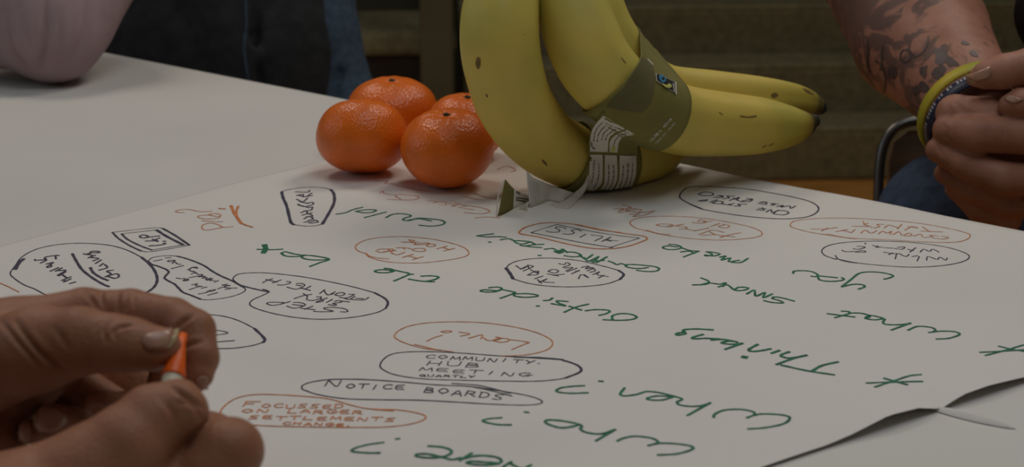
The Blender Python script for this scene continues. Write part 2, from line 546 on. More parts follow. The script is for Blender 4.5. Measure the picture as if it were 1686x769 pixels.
ink('written_word', K, [[(730,298),(690,298),(645,288),(680,272),(780,268),(880,288),(1000,285)],([(1070,258),(1125,262)],.0016),[(990,320),(960,318),(1010,330),(1070,335),(1085,322),(1040,308),(980,310)],[(990,320),(870,330),(880,350),(960,360),(1060,350),(1085,325)],[(900,375),(1000,385),(1105,387)],[(1205,435),(1110,440),(1060,415),(980,400),(910,420),(905,455),(950,468),(1040,455),(1110,440)],([(1185,230),(1220,310),(1285,405)],.002),([(1255,235),(1235,310),(1290,400),(1390,440)],.0016)], WO, OR, 'orange question word with two heavy strokes')
K = (240, 410, 8.43)
ink('drawn_bubble', K, [[(30,170),(90,125),(200,103),(330,95),(440,103)],([(440,103),(560,135),(700,185),(820,240),(930,315),(1050,380),(1200,445),(1280,490),(1360,535)],.0013),[(1360,535),(1385,570),(1340,610),(1220,655),(1050,690),(860,708),(760,700)],([(760,700),(640,650),(520,605),(460,550),(400,490),(350,465),(280,425),(260,400),(295,355),(320,325),(290,290),(220,260),(150,235),(80,215),(30,170)],.0013)], .00062, NV, 'navy peanut-shaped bubble')
ink('written_words', K, [[(105,172),(230,148)],[(270,127),(350,122)],[(300,172),(350,180),(410,160),(330,160),(300,172)],[(370,205),(400,180),(440,210),(490,215)],[(350,278),(525,232)],
 [(580,292),(620,275),(650,260),(720,270),(690,252),(630,265),(610,300),(660,320)],[(630,350),(700,330)],[(600,402),(740,375)],[(660,310),(700,335),(720,350)],[(725,355),(790,360),(730,390),(800,375)],[(770,385),(830,385),(780,410),(850,400),(830,430),(900,405)],[(850,440),(930,410),(890,440),(960,440)],[(950,465),(1010,440)],
 [(425,405),(480,415),(540,410)],[(530,430),(590,435),(570,415),(520,440),(560,445),(600,430)],[(605,568),(720,530),(790,520)],[(640,500),(690,490),(720,485),(690,510),(760,520)],[(770,548),(850,530)],[(730,628),(830,610),(900,580)],[(850,590),(920,590),(970,565),(880,580)],[(860,645),(1000,608)],[(1000,555),(1110,520),(1170,510),(1060,505),(1130,490)],[(1090,535),(1180,550),(1100,565)],[(1180,545),(1265,545)]], .0007, NV, 'navy words in the peanut-shaped bubble')
K = (380, 430, 5.914)
ink('drawn_bubble', K, [[(80,230),(30,190),(25,165),(60,135),(130,120),(280,115),(450,125),(700,155),(950,200),(1200,255),(1400,310)],([(1400,310),(1500,365),(1530,410),(1510,460)],.0013),[(1510,460),(1430,500),(1250,540),(1050,562),(850,568),(650,553),(450,520),(280,475),(200,440),(185,410),(220,375),(300,340),(360,310),(360,290),(310,275)],([(20,190),(80,230),(180,260),(310,290),(375,302)],.0011)], .0007, NV, 'navy bubble round the words step back from tech')
ink('written_words', K, [[(310,212),(355,190),(410,172)],[(405,215),(490,185)],[(340,180),(450,207)],[(455,232),(500,235),(570,220),(580,205),(545,200)],[(545,255),(640,275),(720,240),(690,220),(640,220)],[(635,235),(690,242)],[(670,262),(775,287)],[(720,275),(780,245)],
 [(865,318),(915,280)],[(905,285),(945,330),(1020,300)],[(945,332),(1000,320)],[(1030,335),(1060,340),(1110,325),(1090,308),(1040,315),(1015,330),(1030,335)],[(1060,355),(1130,360),(1190,335),(1200,325),(1150,325)],[(1100,360),(1150,375),(1210,345)],[(1170,375),(1290,380),(1345,355)],[(1220,365),(1290,368)],
 [(615,368),(700,340),(790,325)],[(705,318),(745,345),(735,375)],[(745,380),(800,385),(870,365),(880,350),(835,350)],[(830,400),(940,360)],[(870,365),(900,390),(830,405)],[(930,405),(990,375)],[(950,425),(1000,435),(1030,425),(990,415),(1080,400),(1050,385),(1010,395)],[(1080,390),(1155,400)],
 [(490,420),(580,395)],[(520,405),(450,403),(380,403),(350,415),(400,432),(470,425),(520,410)],[(545,440),(620,460),(720,435),(710,415),(660,405),(610,405)],[(600,425),(700,435)],[(680,460),(820,475)],[(720,470),(800,440)],[(805,490),(880,495),(1000,490),(920,470),(910,458),(980,452),(1090,462),(1140,485),(1120,497),(1070,495)]], .0007, NV, 'navy words step back from tech')
K = (0, 450, 2.411)
ink('drawn_bubble', K, [[(870,300),(760,290),(650,260),(640,210),(720,175),(800,165),(880,170),(950,190),(1010,220)],([(1010,220),(1050,260),(1045,275)],.0015),[(1045,275),(1000,288),(930,298),(870,300)]], .0007, NV, 'navy bubble partly hidden behind the upper hand')
ink('written_word', K, [[(820,232),(865,228),(905,238),(860,246)],[(830,276),(930,268)]], .0007, NV, 'navy letters beside the upper hand')
ink('drawn_curve', (0, 450, 2.411), [[(-60,20),(0,40),(35,55),(75,75)]], WO, OR, 'orange curve at the left of the online bubble')
K = (440, 290, 4.959)
ink('drawn_box', K, [[(110,130),(180,110),(320,92),(440,95),(520,110)],([(118,130),(130,180),(160,250),(190,370),(215,398)],.002),[(215,398),(320,410),(400,405),(450,393)],([(450,393),(500,310),(545,220),(545,150),(520,112)],.002)], .0007, NV, 'navy barrel-shaped box round the word newsletter')
ink('written_word', K, [[(230,130),(330,132),(345,118)],[(240,160),(290,150),(300,170),(370,160)],[(250,155),(310,170),(365,140)],[(240,190),(290,210),(330,180)],[(250,230),(300,250),(370,235),(370,215),(320,225)],[(265,210),(340,225)],[(255,240),(290,245),(345,260)],[(340,260),(370,255),(355,280),(300,285)],[(275,300),(320,285),(330,310),(365,300)],[(285,320),(340,310),(370,330),(320,335)],[(300,350),(340,330),(375,350),(330,365)],[(300,378),(370,370),(390,360),(415,375),(380,383),(340,385)]], .0011, NV, 'navy word newsletter written sideways')
ink('written_word', K, [[(565,312),(640,300),(700,275),(780,255)],[(720,288),(780,300),(850,298),(890,280),(820,275),(740,285)],[(795,340),(880,318),(970,295)],[(970,340),(1020,315),(1090,308),(1160,318),(1170,330),(1120,345),(1110,360),(1160,365),(1230,345),(1330,350)],[(1150,360),(1240,350),(1340,368)],[(1240,402),(1330,410),(1420,400),(1450,380),(1420,362),(1330,350)]], WG, GR, 'green word could')
ink('written_words', K, [[(880,45),(950,40),(985,45),(960,60),(1010,65)],[(1010,60),(1090,85),(1200,110),(1330,125)],[(920,140),(945,125),(960,145),(1040,155),(1060,165)],[(1060,150),(1120,155),(1200,160),(1240,175),(1190,195),(1080,195),(980,190)],[(1040,165),(1090,190)],[(1310,205),(1360,205),(1380,215),(1350,220)],[(1380,210),(1450,215),(1460,235),(1400,235)],[(1480,225),(1540,240),(1500,250),(1560,235)],[(1560,260),(1620,245)],[(1600,265),(1686,275)]], .00065, OR, 'orange scribbled words in front of the oranges')
ink('written_words', (740, 60, 2.48), [[(20,680),(60,690),(130,700),(165,715),(130,725),(60,720)],[(105,742),(150,738),(210,742)],[(100,640),(140,655),(190,665)],[(195,545),(230,530),(270,545),(250,555)],[(60,655),(120,668)]], .00072, OR, 'orange scribbled words beside the torn label')
K = (560, 370, 5.62)
ink('drawn_bubble', K, [[(240,270),(180,250),(145,225),(150,190),(220,150),(330,125),(480,113),(650,115),(850,135),(1020,170),(1140,210),(1190,255),(1170,290),(1080,315),(950,335),(800,352),(650,357),(480,350),(340,325),(260,295),(240,270)],[(240,265),(270,290),(350,310),(450,318)]], .00065, OR, 'orange bubble round the words hub of hope')
ink('written_words', K, [[(565,162),(640,165)],[(630,140),(690,150),(650,165),(730,165)],[(640,150),(700,175),(680,185),(740,180)],[(700,185),(770,185),(830,175),(790,170),(740,175)],[(800,200),(850,205),(885,190),(850,180),(810,185),(800,200)],[(895,225),(990,200)],[(960,245),(1060,220)],[(950,212),(1010,232)],[(520,215),(600,215),(660,225)],[(580,215),(600,228)],[(670,240),(740,250),(790,240),(770,222),(700,222),(665,235)],[(330,245),(380,258),(430,250),(460,235),(400,225),(340,235)],[(400,250),(470,245),(495,230),(440,225)],[(485,270),(470,250),(520,240)],[(480,265),(530,280),(600,255)],[(575,305),(680,275)],[(670,325),(770,297)],[(620,290),(720,312)]], .00072, OR, 'orange words hub of hope')
ink('written_word', K, [[(410,405),(470,412),(500,430),(440,445),(360,445),(320,432),(360,420),(430,420),(490,432)],[(470,415),(560,435),(640,455),(600,480),(500,522)],[(640,462),(675,460)],[(635,505),(720,520),(810,528),(870,530)],[(750,478),(840,475),(910,485),(880,508),(800,525)]], WG, GR, 'green word the')
ink('written_word', (400, 380, 4.437), [[(105,137),(200,140),(290,136)],([(158,105),(165,135),(150,162)],.0032),[(280,165),(310,155),(370,170),(430,180),(440,185),(380,190),(310,185),(280,165)],[(440,180),(520,185),(630,208),(560,235),(490,262)],[(450,178),(430,195),(470,210),(550,215),(630,210)]], WG, GR, 'green word box')
K = (600, 510, 4.437)
ink('drawn_bubble', K, [[(560,300),(440,285),(310,250),(235,215),(220,190),(250,155),(330,120),(460,98),(650,90),(870,97),(1080,125),(1230,160),(1330,200),(1375,240),(1350,285),(1270,315),(1150,335),(1000,340)],[(365,255),(430,270),(520,292),(650,310)]], .00065, OR, 'orange bubble round the word local')
ink('written_word', K, [[(455,232),(510,205),(570,188)],[(560,162),(600,155),(640,160),(600,170),(560,162)],[(690,165),(770,178),(700,195)],[(760,210),(830,190)],[(780,205),(860,185),(850,215)],[(870,205),(900,225),(960,225),(1000,210),(960,200)],[(950,230),(1000,240),(1050,230),(1050,215),(990,210),(945,222),(950,230)],[(1060,220),(1130,228),(1205,240)],[(1205,240),(1130,270),(1075,293)]], .00065, OR, 'orange word local with an exclamation mark')
ink('drawn_bubble', K, [[(1450,368),(1250,355),(1000,340),(800,325),(600,312),(400,308),(260,315),(180,335),(130,375),(115,410),(130,435),(200,470),(320,495),(480,510),(700,517),(950,522),(1200,525),(1350,518),(1470,500),(1560,465)],([(1470,500),(1560,465),(1585,440),(1560,410),(1500,385),(1450,372)],.0013),([(1100,348),(1280,352),(1450,366)],.0012)], .0007, NV, 'navy bubble round the words community hub meeting')
for w_, b0_, b1_, u_ in (('COMMUNITY.', (445,355), (1350,402), (11,-24)), ('HUB', (455,408), (880,422), (14,-31)), ('MEETING', (400,447), (1240,494), (11,-24)), ('QUARTLY', (400,489), (820,500), (5,-14))):
    ink('written_word', K, text(w_, b0_, b1_, u_), .00055, NV, 'navy word '+w_.lower().strip('.'))
K = (480, 600, 3.372)
ink('drawn_bubble', K, [[(60,140),(60,120),(110,100),(220,85),(400,85),(600,98),(800,115),(1000,125),(1200,155),(1330,180),(1390,205),(1370,222),(1280,228),(1100,222),(900,210),(700,200),(500,198),(300,192),(150,170),(60,140)],[(890,107),(1050,120),(1215,163)],[(1000,125),(1120,150),(1225,178)]], .0007, NV, 'navy bubble round the words notice boards')
ink('written_word', K, text('N', (185,122), (300,126), (12,-34))+text('OTICE', (300,134), (640,142), (8,-24)), .0006, NV, 'navy word notice')
ink('written_word', K, text('BOARDS', (735,156), (1190,198), (12,-28)), .0006, NV, 'navy word boards')
K = (340, 600, 4.437)
ink('drawn_bubble', K, [[(105,375),(105,340),(150,290),(230,245),(360,222),(550,225),(750,238),(900,255),(1020,290),(1150,322),(1260,330),(1400,335),(1530,355),(1600,380),(1580,410),(1480,440),(1300,460),(1050,462),(800,460),(550,455),(370,447),(200,430),(105,375)],[(1150,322),(1260,335),(1365,342)]], .00072, OR, 'orange bubble round the words focussed on larger settlements')
ink('written_word', K, text('F', (265,308), (400,310), (20,-36))+text('OCUSSED', (400,318), (1020,324), (9,-27)), .0006, OR, 'orange word focussed')
for w_, b0_, b1_, u_ in (('ON', (255,354), (480,356), (8,-24)), ('LARGER', (590,358), (1160,364), (8,-26)), ('SETTLEMENTS', (305,401), (1400,418), (8,-25)), ('CHANGE.', (555,442), (1100,456), (6,-19))):
    ink('written_word', K, text(w_, b0_, b1_, u_), .0006, OR, 'orange word '+w_.lower().strip('.'))
K = (680, 610, 2.555)
ink('written_word', K, [[(1410,247),(1480,242),(1560,225),(1585,200),(1550,188),(1480,184),(1440,188),(1405,200)],[(1440,190),(1430,175),(1380,165),(1310,168),(1270,185),(1265,198)],[(1155,190),(1250,137)],[(1245,142),(1190,152),(1130,148),(1110,135),(1130,120),(1060,100),(1020,92),(980,90),(940,102),(890,108),(872,100),(890,75)],[(1095,112),(1050,125),(1000,125),(985,118),(1030,108),(1095,112)],[(735,95),(660,97),(605,90),(620,75),(670,68),(720,65)],[(782,46),(798,47)]], .0013, GR, 'green word when with a question mark')
ink('written_word', K, [[(1030,357),(1110,352),(1170,335),(1175,322),(1130,312),(1060,307),(1020,310),(990,317)],[(1020,310),(1030,300),(1000,285),(930,278),(880,288),(860,298)],[(770,297),(850,250)],[(850,250),(790,268),(730,262),(705,248),(710,235),(690,225),(620,212),(565,210),(560,222),(600,238),(640,242),(700,230)],[(412,230),(350,228),(295,215),(315,205),(372,200)],[(470,176),(485,178)]], .0013, GR, 'green word who with a question mark')
ink('written_word', (480, 600, 3.372), [[(760,455),(830,460),(880,475),(885,495),(840,515),(760,520),(695,512),(700,500),(760,500),(830,515),(890,530),(940,520)],[(935,535),(1000,495)],[(950,525),(1040,508),(1130,515),(1165,535),(1140,555),(1050,560),(975,550),(1000,540),(1080,545),(1150,550)],[(1130,620),(1180,568),(1220,543)],[(1210,550),(1280,580),(1330,560)],[(490,493),(420,493),(340,485),(350,468),(420,448),(510,435)],[(580,416),(598,414)]], .0013, GR, 'green word where cut by the lower frame edge')
K = (1080, 500, 2.782)
ink('written_word', K, [[(1285,163),(1340,160),(1390,143),(1370,130),(1310,127),(1250,133)],[(1270,130),(1280,122),(1260,110),(1200,105),(1155,122)],[(1078,122),(1165,90)],[(1165,92),(1100,98),(1050,95),(1040,85),(1047,72),(1020,62),(980,55),(960,68),(1000,75),(1045,70)],[(960,70),(980,58),(940,45),(885,44)],[(785,47),(910,62)],[(850,35),(885,38),(880,48),(820,65)]], .0013, GR, 'green word what')
ink('drawn_star', K, [[(1485,224),(1570,220),(1686,212),(1760,205)],[(1510,238),(1600,215),(1686,190),(1740,180)],[(1570,196),(1640,212),(1720,225)]], .0013, GR, 'green star before the word what')
ink('written_word', K, [[(575,283),(690,308),(815,327)],[(715,310),(760,285),(833,268)],[(553,280),(620,255),(688,237)],[(690,238),(620,250),(580,245),(575,235),(610,222)],[(530,228),(565,216)],[(525,208),(490,215),(445,220),(425,212),(465,188)],[(318,210),(395,183)],[(395,183),(340,187),(300,180),(340,172),(375,178),(310,165),(255,168)],[(290,163),(230,160),(175,162),(170,155),(215,142)],[(260,121),(180,117),(125,122),(135,138),(100,145),(95,138),(125,132)],([(400,245),(412,247)],.0028)], .0016, GR, 'green word thinking')
ink('drawn_star', K, [[(965,365),(1090,360),(1220,357)],[(1003,383),(1090,355),(1160,332),(1213,326)],[(1045,343),(1150,372)]], .0013, GR, 'green star before the word thinking')
K = (770, 360, 4.274)
ink('drawn_box', K, [[(445,100),(630,42)],[(630,42),(800,78),(1000,112),(1210,138)],[(1210,138),(1000,206)],[(445,100),(600,130),(800,170),(1020,206)]], .0007, NV, 'navy box inside an orange outline')
ink('drawn_bubble', K, [[(360,95),(400,65),(480,40),(560,30),(640,31),(760,42),(860,62),(1000,90),(1150,112),(1240,125),(1262,145),(1220,165),(1130,195),(1020,212),(900,212),(780,195),(640,165),(500,130),(380,110),(360,95)],[(760,44),(860,66),(950,84),(1075,98)]], .0011, OR, 'orange outline round the navy box')
ink('written_word', K, [[(555,90),(590,97),(640,95),(645,80),(620,68),(630,58),(680,65),(690,73)],[(670,108),(720,112),(750,100),(730,85),(770,78),(800,90)],[(790,133),(830,112)],[(870,117),(950,128),(895,158)],[(945,162),(1010,130),(985,150),(1055,158)],[(960,150),(1010,160)]], .0007, NV, 'navy word in the box with the orange outline')
ink('written_word', K, [[(1190,365),(1250,373),(1320,372),(1348,355),(1320,340),(1260,332),(1180,325),(1120,325),(1115,338),(1160,350),(1220,352),(1270,345)],[(1120,330),(1080,318),(1050,325),(1020,310),(990,300)],[(905,312),(980,270)],[(870,302),(960,295)],[(885,310),(920,268)],[(820,275),(850,300),(920,270)],[(790,260),(830,285),(880,255)],[(680,262),(740,270),(800,262),(760,240),(700,235),(640,225)],[(610,232),(650,245),(665,215),(700,240)],[(540,217),(600,212),(640,235),(670,240)],[(497,260),(515,261)],[(370,190),(450,200),(520,205)],[(400,195),(460,185),(535,182)],[(480,185),(440,165),(380,158),(330,158),(350,175),(390,180),(440,165)],[(230,150),(290,143),(330,158)],[(65,122),(180,108)],[(65,122),(130,130),(200,128),(270,132)],[(148,166),(162,167)]], .0013, GR, 'green word contribution')
ink('drawn_bubble', K, [[(320,425),(420,455),(550,475),(700,482),(850,477),(980,460),(1070,430)],([(1070,430),(1098,395),(1060,365)],.0015),[(1060,365),(950,335),(800,300),(640,282),(500,280),(370,295),(300,320),(270,350)],([(270,350),(300,390),(320,425)],.0019)], .0007, NV, 'navy bubble round the words access to whats there')
ink('written_words', K, [[(340,332),(380,355),(430,330)],[(370,358),(420,335),(430,350)],[(390,370),(450,345),(460,335),(420,328)],[(420,400),(480,370),(490,385),(440,360)],[(430,400),(490,395),(500,370)],[(470,425),(530,405)],[(500,450),(560,425),(530,445),(610,452)],[(490,430),(520,455)],[(565,372),(610,385),(640,370),(600,358),(565,372)],[(560,390),(640,405)],[(600,400),(680,392)],[(640,318),(680,325),(690,312)],[(670,345),(720,325),(700,310)],[(690,370),(740,345),(680,350)],[(700,375),(770,350)],[(730,390),(790,365),(755,375)],[(780,425),(800,395),(850,418),(820,395)],[(800,345),(850,335),(830,355),(880,345)],[(840,370),(890,350)],[(850,340),(900,365),(860,380)],[(880,395),(930,375),(910,395),(990,410)],[(920,420),(960,400)]], .0007, NV, 'navy words access to whats there')
ink('written_word', K, [[(150,488),(210,483),(240,495),(200,515),(130,518),(90,510),(120,502),(200,508),(240,500)],[(230,562),(330,525),(310,515),(240,500)],[(330,522),(330,545),(400,555),(480,550),(490,540),(430,530),(340,530)],[(535,578),(575,575),(597,560)],[(485,616),(502,617)],[(590,600),(650,610),(690,615),(640,595),(630,580),(705,585)],[(680,660),(760,625),(850,603)],[(715,618),(800,645)],[(830,650),(900,642),(980,645),(1000,655),(970,672),(925,682)],[(1020,715),(1020,685),(1080,670),(1150,675),(1190,695),(1150,712),(1060,717),(955,713)]], .0013, GR, 'green word outside')
K = (980, 320, 4.047)
ink('written_words', K, [[(120,100),(190,95),(150,115),(230,90)],[(180,70),(240,90),(200,110),(290,100)],[(150,125),(220,115),(280,120)],[(240,95),(310,105),(290,125),(400,110)],[(225,135),(290,130),(250,150),(330,140)],[(330,140),(385,118)]], .00065, OR, 'orange scribbled words below the banana label')
ink('drawn_bubble', K, [[(345,245),(270,225),(232,195),(245,175),(310,155),(430,147),(600,150),(780,168),(930,195),(1040,220),(1105,250),(1105,275),(1040,292),(920,303),(780,305),(600,292),(450,270),(345,245)],[(345,240),(420,262),(500,270)]], .00065, OR, 'orange bubble left of the community trust bubble')
ink('written_words', K, [[(645,187),(700,195),(740,185),(700,170),(690,185),(780,180)],[(770,215),(830,195)],[(850,200),(895,210),(870,225),(820,215),(860,205)],[(405,205),(450,215),(520,205),(450,198),(405,205)],[(480,220),(590,200)],[(540,212),(610,220),(600,230),(560,232)],[(600,232),(670,245)],[(660,245),(760,225)],[(690,270),(780,240),(860,255)],[(710,275),(800,270),(850,280)],[(760,250),(800,270)],[(830,290),(900,270),(970,257)],[(850,275),(930,285)]], .00065, OR, 'orange words in the bubble above make')
ink('written_word', K, [[(490,335),(540,338),(575,355),(540,368),(480,368),(450,355),(480,345),(550,352)],[(590,418),(690,380)],[(570,385),(630,380),(660,395)],[(690,380),(630,375),(580,360)],[(740,385),(760,390),(780,405),(740,412),(735,405),(790,412),(830,400),(800,390),(750,383)],[(830,420),(870,412),(840,440),(900,425),(890,450),(960,440)],[(910,455),(970,455),(1018,428)]], .0013, GR, 'green word make')
ink('written_word', K, [[(650,605),(740,600),(755,580),(705,558)],[(700,605),(755,592),(830,600),(870,590),(850,615)],[(820,618),(880,605),(930,640),(990,640),(1020,625),(960,620),(930,635)],[(1010,665),(1060,640),(1070,680),(1130,655),(1120,690),(1180,665)],[(1125,710),(1180,722),(1250,725),(1230,710),(1180,695),(1200,685),(1260,695),(1325,713)]], .0013, GR, 'green word small')
K = (1080, 290, 4.959)
ink('drawn_bubble', K, [[(370,268),(280,230),(210,190),(193,165),(215,125),(265,92),(380,85),(550,92),(750,108),(950,140),(1130,175),(1260,210),(1325,255),(1310,300),(1230,335),(1080,350),(900,345),(700,325),(500,295),(380,272)],([(280,230),(375,270)],.0016)], .001, NV, 'navy bubble nearest the far table edge')
ink('written_words', K, [[(345,150),(390,162),(460,158),(460,140),(400,132),(350,145)],[(470,175),(520,178),(550,165),(520,158)],[(490,165),(545,165)],[(545,185),(600,180),(580,165),(640,165)],[(600,200),(680,175),(660,195)],[(630,180),(680,205)],[(700,205),(790,190),(740,185)],[(690,210),(760,210),(790,195)],[(835,222),(900,232),(890,212),(850,215),(910,215)],[(940,240),(970,235),(940,225),(1000,230)],[(985,250),(1040,240),(1020,255),(1090,245),(1100,265),(1140,245)],[(345,205),(400,205),(420,195),(360,200)],[(440,215),(500,195)],[(460,222),(520,228),(550,215),(510,205),(460,220)],[(540,230),(620,240)],[(580,235),(640,225)],[(640,245),(690,245),(670,230),(740,232)],[(820,275),(880,280),(870,260)],[(840,265),(900,270)],[(900,295),(940,275),(950,300),(1000,280)],[(960,310),(1040,318),(1085,300),(1050,285),(990,285),(960,305)]], .001, NV, 'navy words one stop web based')
K = (1280, 330, 4.153)
ink('drawn_bubble', K, [[(340,237),(230,220),(130,195),(88,175),(110,145),(200,130),(350,122),(550,125),(800,140),(1000,162),(1180,195),(1280,220),(1318,240),(1290,270),(1200,288),(1000,285),(780,272),(550,262),(420,250),(280,228)],[(340,230),(460,255),(540,265)]], .00065, OR, 'orange bubble round the words community trust')
ink('written_words', K, [[(510,177),(620,180)],[(585,145),(600,170)],[(620,160),(590,165),(650,185)],[(660,190),(700,180),(680,165),(730,165)],[(730,190),(760,170),(800,180),(830,190)],[(820,195),(850,165)],[(870,205),(920,180),(960,190),(890,180)],[(980,210),(1130,217)],[(990,180),(1040,215)],[(228,197),(330,197),(410,185)],[(300,210),(345,190)],[(400,215),(480,200)],[(440,205),(500,220)],[(505,222),(530,200)],[(570,225),(600,205),(640,225),(680,208)],[(690,230),(720,212),(750,225),(780,212),(770,235)],[(790,235),(830,215),(850,240)],[(860,240),(900,225),(920,240),(870,245)],[(930,245),(980,232),(990,250)],[(1000,255),(1060,250),(1040,240),(1100,245)],[(1060,258),(1130,265),(1170,255),(1120,245)]], .00065, OR, 'orange words community trust')
ink('drawn_bubble', K, [[(400,405),(320,375),(305,340),(350,310),(450,290),(620,280),(800,282),(980,295),(1150,320),(1270,355),(1312,385),(1280,415),(1180,440),(1030,455),(880,457),(700,445),(540,428),(400,400)],[(395,378),(420,405),(480,422),(545,430)]], .0007, NV, 'navy bubble round the words whats on where')
ink('written_words', K, [[(600,292),(602,300)],[(515,332),(560,335),(600,320),(545,315)],[(650,310),(690,315),(670,322),(720,320)],[(730,325),(790,328)],[(800,330),(850,335),(870,320),(820,322)],[(905,355),(945,325)],[(890,335),(930,345)],[(975,355),(1000,335),(1040,350),(1060,335),(1105,355)],[(440,342),(470,352),(530,350)],[(530,355),(600,355),(590,345),(540,350)],[(725,355),(790,365),(840,365)],[(805,402),(815,365)],[(790,360),(760,372)],[(840,370),(880,385),(900,370)],[(920,385),(960,380)],[(955,415),(970,385)],[(1020,410),(1030,385),(1090,405),(1110,390),(1150,410),(1160,395)]], .0007, NV, 'navy words whats on where')
ink('written_word', K, [[(108,500),(115,485),(180,482),(240,490),(275,510),(265,522),(230,520)],[(275,515),(290,545),(360,555),(430,550),(455,540),(440,530)],[(275,515),(310,520),(410,530)],[(440,592),(500,545),(560,500),(640,490),(730,498),(790,515),(770,530),(730,540)],[(440,592),(520,575),(580,578),(597,592),(555,608)]], .0013, GR, 'green word you')

# ------------------------------------------------------------------ oranges
def orange_material():
    m = mat('orange_peel', (0.80, 0.155, 0.005), 0.33, 0.14, 45, 0.0, spec=0.5)
    nt = m.node_tree; b = nt.nodes['Principled BSDF']
    tc = nt.nodes.new('ShaderNodeTexCoord')
    vo = nt.nodes.new('ShaderNodeTexVoronoi'); vo.inputs['Scale'].default_value = 560
    n2 = nt.nodes.new('ShaderNodeTexNoise'); n2.inputs['Scale'].default_value = 120
    mx = nt.nodes.new('ShaderNodeMath'); mx.operation = 'ADD'
    nt.links.new(tc.outputs['Object'], vo.inputs['Vector']); nt.links.new(tc.outputs['Object'], n2.inputs['Vector'])
    nt.links.new(vo.outputs['Distance'], mx.inputs[0])
    m3 = nt.nodes.new('ShaderNodeMath'); m3.operation = 'MULTIPLY'; m3.inputs[1].default_value = 0.5
    nt.links.new(n2.outputs['Fac'], m3.inputs[0]); nt.links.new(m3.outputs[0], mx.inputs[1])
    bp = nt.nodes.new('ShaderNodeBump'); bp.inputs['Strength'].default_value = 0.3; bp.inputs['Distance'].default_value = 0.0012
    nt.links.new(mx.outputs[0], bp.inputs['Height']); nt.links.new(bp.outputs[0], b.inputs['Normal'])
    return m
M['peel'] = orange_material()
M['calyx'] = mat('dry_green_stem', (0.035, 0.042, 0.015), 0.8, 0.4, 300)
def orange(u, v, a_px, ratio, tilt, az, label, seed):
    d = 1.0
    for _ in range(8):
        a = a_px*d/FPX; b_ = a*ratio
        d = (CAM_H-0.0015-b_)/(math.sin(PITCH)-math.cos(PITCH)*(CY-v)/FPX)
    c = U(u, v, d); c.z = TABLE_Z+0.0015+b_
    r = thing('orange', label, 'orange', (c.x, c.y, TABLE_Z+0.0015), 'oranges heaped beside the bananas')
    rot = Matrix.Rotation(az, 3, 'Z') @ Matrix.Rotation(tilt, 3, 'X')
    nu, nv = 72, 48
    V, F = [], []
    rn = random.Random(seed); ph = [rn.uniform(0, 6.28) for _ in range(4)]
    def rad(th, p):
        x = math.sin(th)
        rr = 1 + 0.012*math.sin(2*p+ph[0])*x + 0.010*math.sin(3*p+ph[1])*x + 0.008*math.sin(5*th+ph[2])
        rr -= 0.085*math.exp(-(th/0.24)**2) + 0.05*math.exp(-((math.pi-th)/0.25)**2)
        rr -= 0.010*math.exp(-(th/0.75)**2)*math.cos(9*p+ph[3])
        # squarer shoulder of a mandarin
        return rr*(1+0.035*math.sin(2*th)**2)
    for j in range(nv+1):
        th = math.pi*j/nv
        for i in range(nu):
            p = 2*math.pi*i/nu
            q = Vector((a*math.sin(th)*math.cos(p), a*math.sin(th)*math.sin(p), b_*math.cos(th)))*rad(th, p)
            V.append(c+rot @ q)
    for j in range(nv):
        for i in range(nu):
            i2 = (i+1) % nu
            F.append((j*nu+i, (j+1)*nu+i, (j+1)*nu+i2, j*nu+i2))
    zmin = min(p.z for p in V)
    sh_ = Vector((0, 0, TABLE_Z+0.0014-zmin))
    V = [p+sh_ for p in V]
    mesh_obj('peel', V, F, M['peel'], r)
    top = c+sh_+rot @ Vector((0, 0, b_*0.915))
    ax = rot @ Vector((0, 0, 1))
    # stem button with five little sepals
    SV, SF = [], []
    e1 = rot @ Vector((1, 0, 0)); e2 = rot @ Vector((0, 1, 0))
    nk = 20
    for k in range(nk):
        t = 2*math.pi*k/nk
        rr = 0.0021*(1+0.35*math.cos(5*t))
        SV.append(top+e1*math.cos(t)*rr+e2*math.sin(t)*rr+ax*0.0008)
    for k in range(nk):
        t = 2*math.pi*k/nk
        SV.append(top+e1*math.cos(t)*0.0009+e2*math.sin(t)*0.0009+ax*0.0018)
    for k in range(nk):
        SV.append(SV[k]-ax*0.0025)
    SV.append(top+ax*0.0018)
    for k in range(nk):
        k2 = (k+1) % nk
        SF += [(k, k2, nk+k2, nk+k), (nk+k, nk+k2, 3*nk), (2*nk+k, 2*nk+k2, k2, k)]
    tag(mesh_obj('stem_button', SV, SF, M['calyx'], r), 'dark green stem button')
    return r
T_ = math.radians
orange(597, 228, 75, 0.80, T_(-24), T_(0), 'front left orange of the heap, its stem end turned away', 1)
orange(737, 243.5, 77, 0.80, T_(9), T_(-5), 'front right orange of the heap, stem end up, beside the bananas', 2)
orange(646, 183, 74, 0.78, T_(5), T_(10), 'rear left orange, stem end up, behind the front left one', 3)
orange(768, 207, 64, 0.84, T_(8), T_(20), 'rear right orange half hidden behind the bananas', 4)

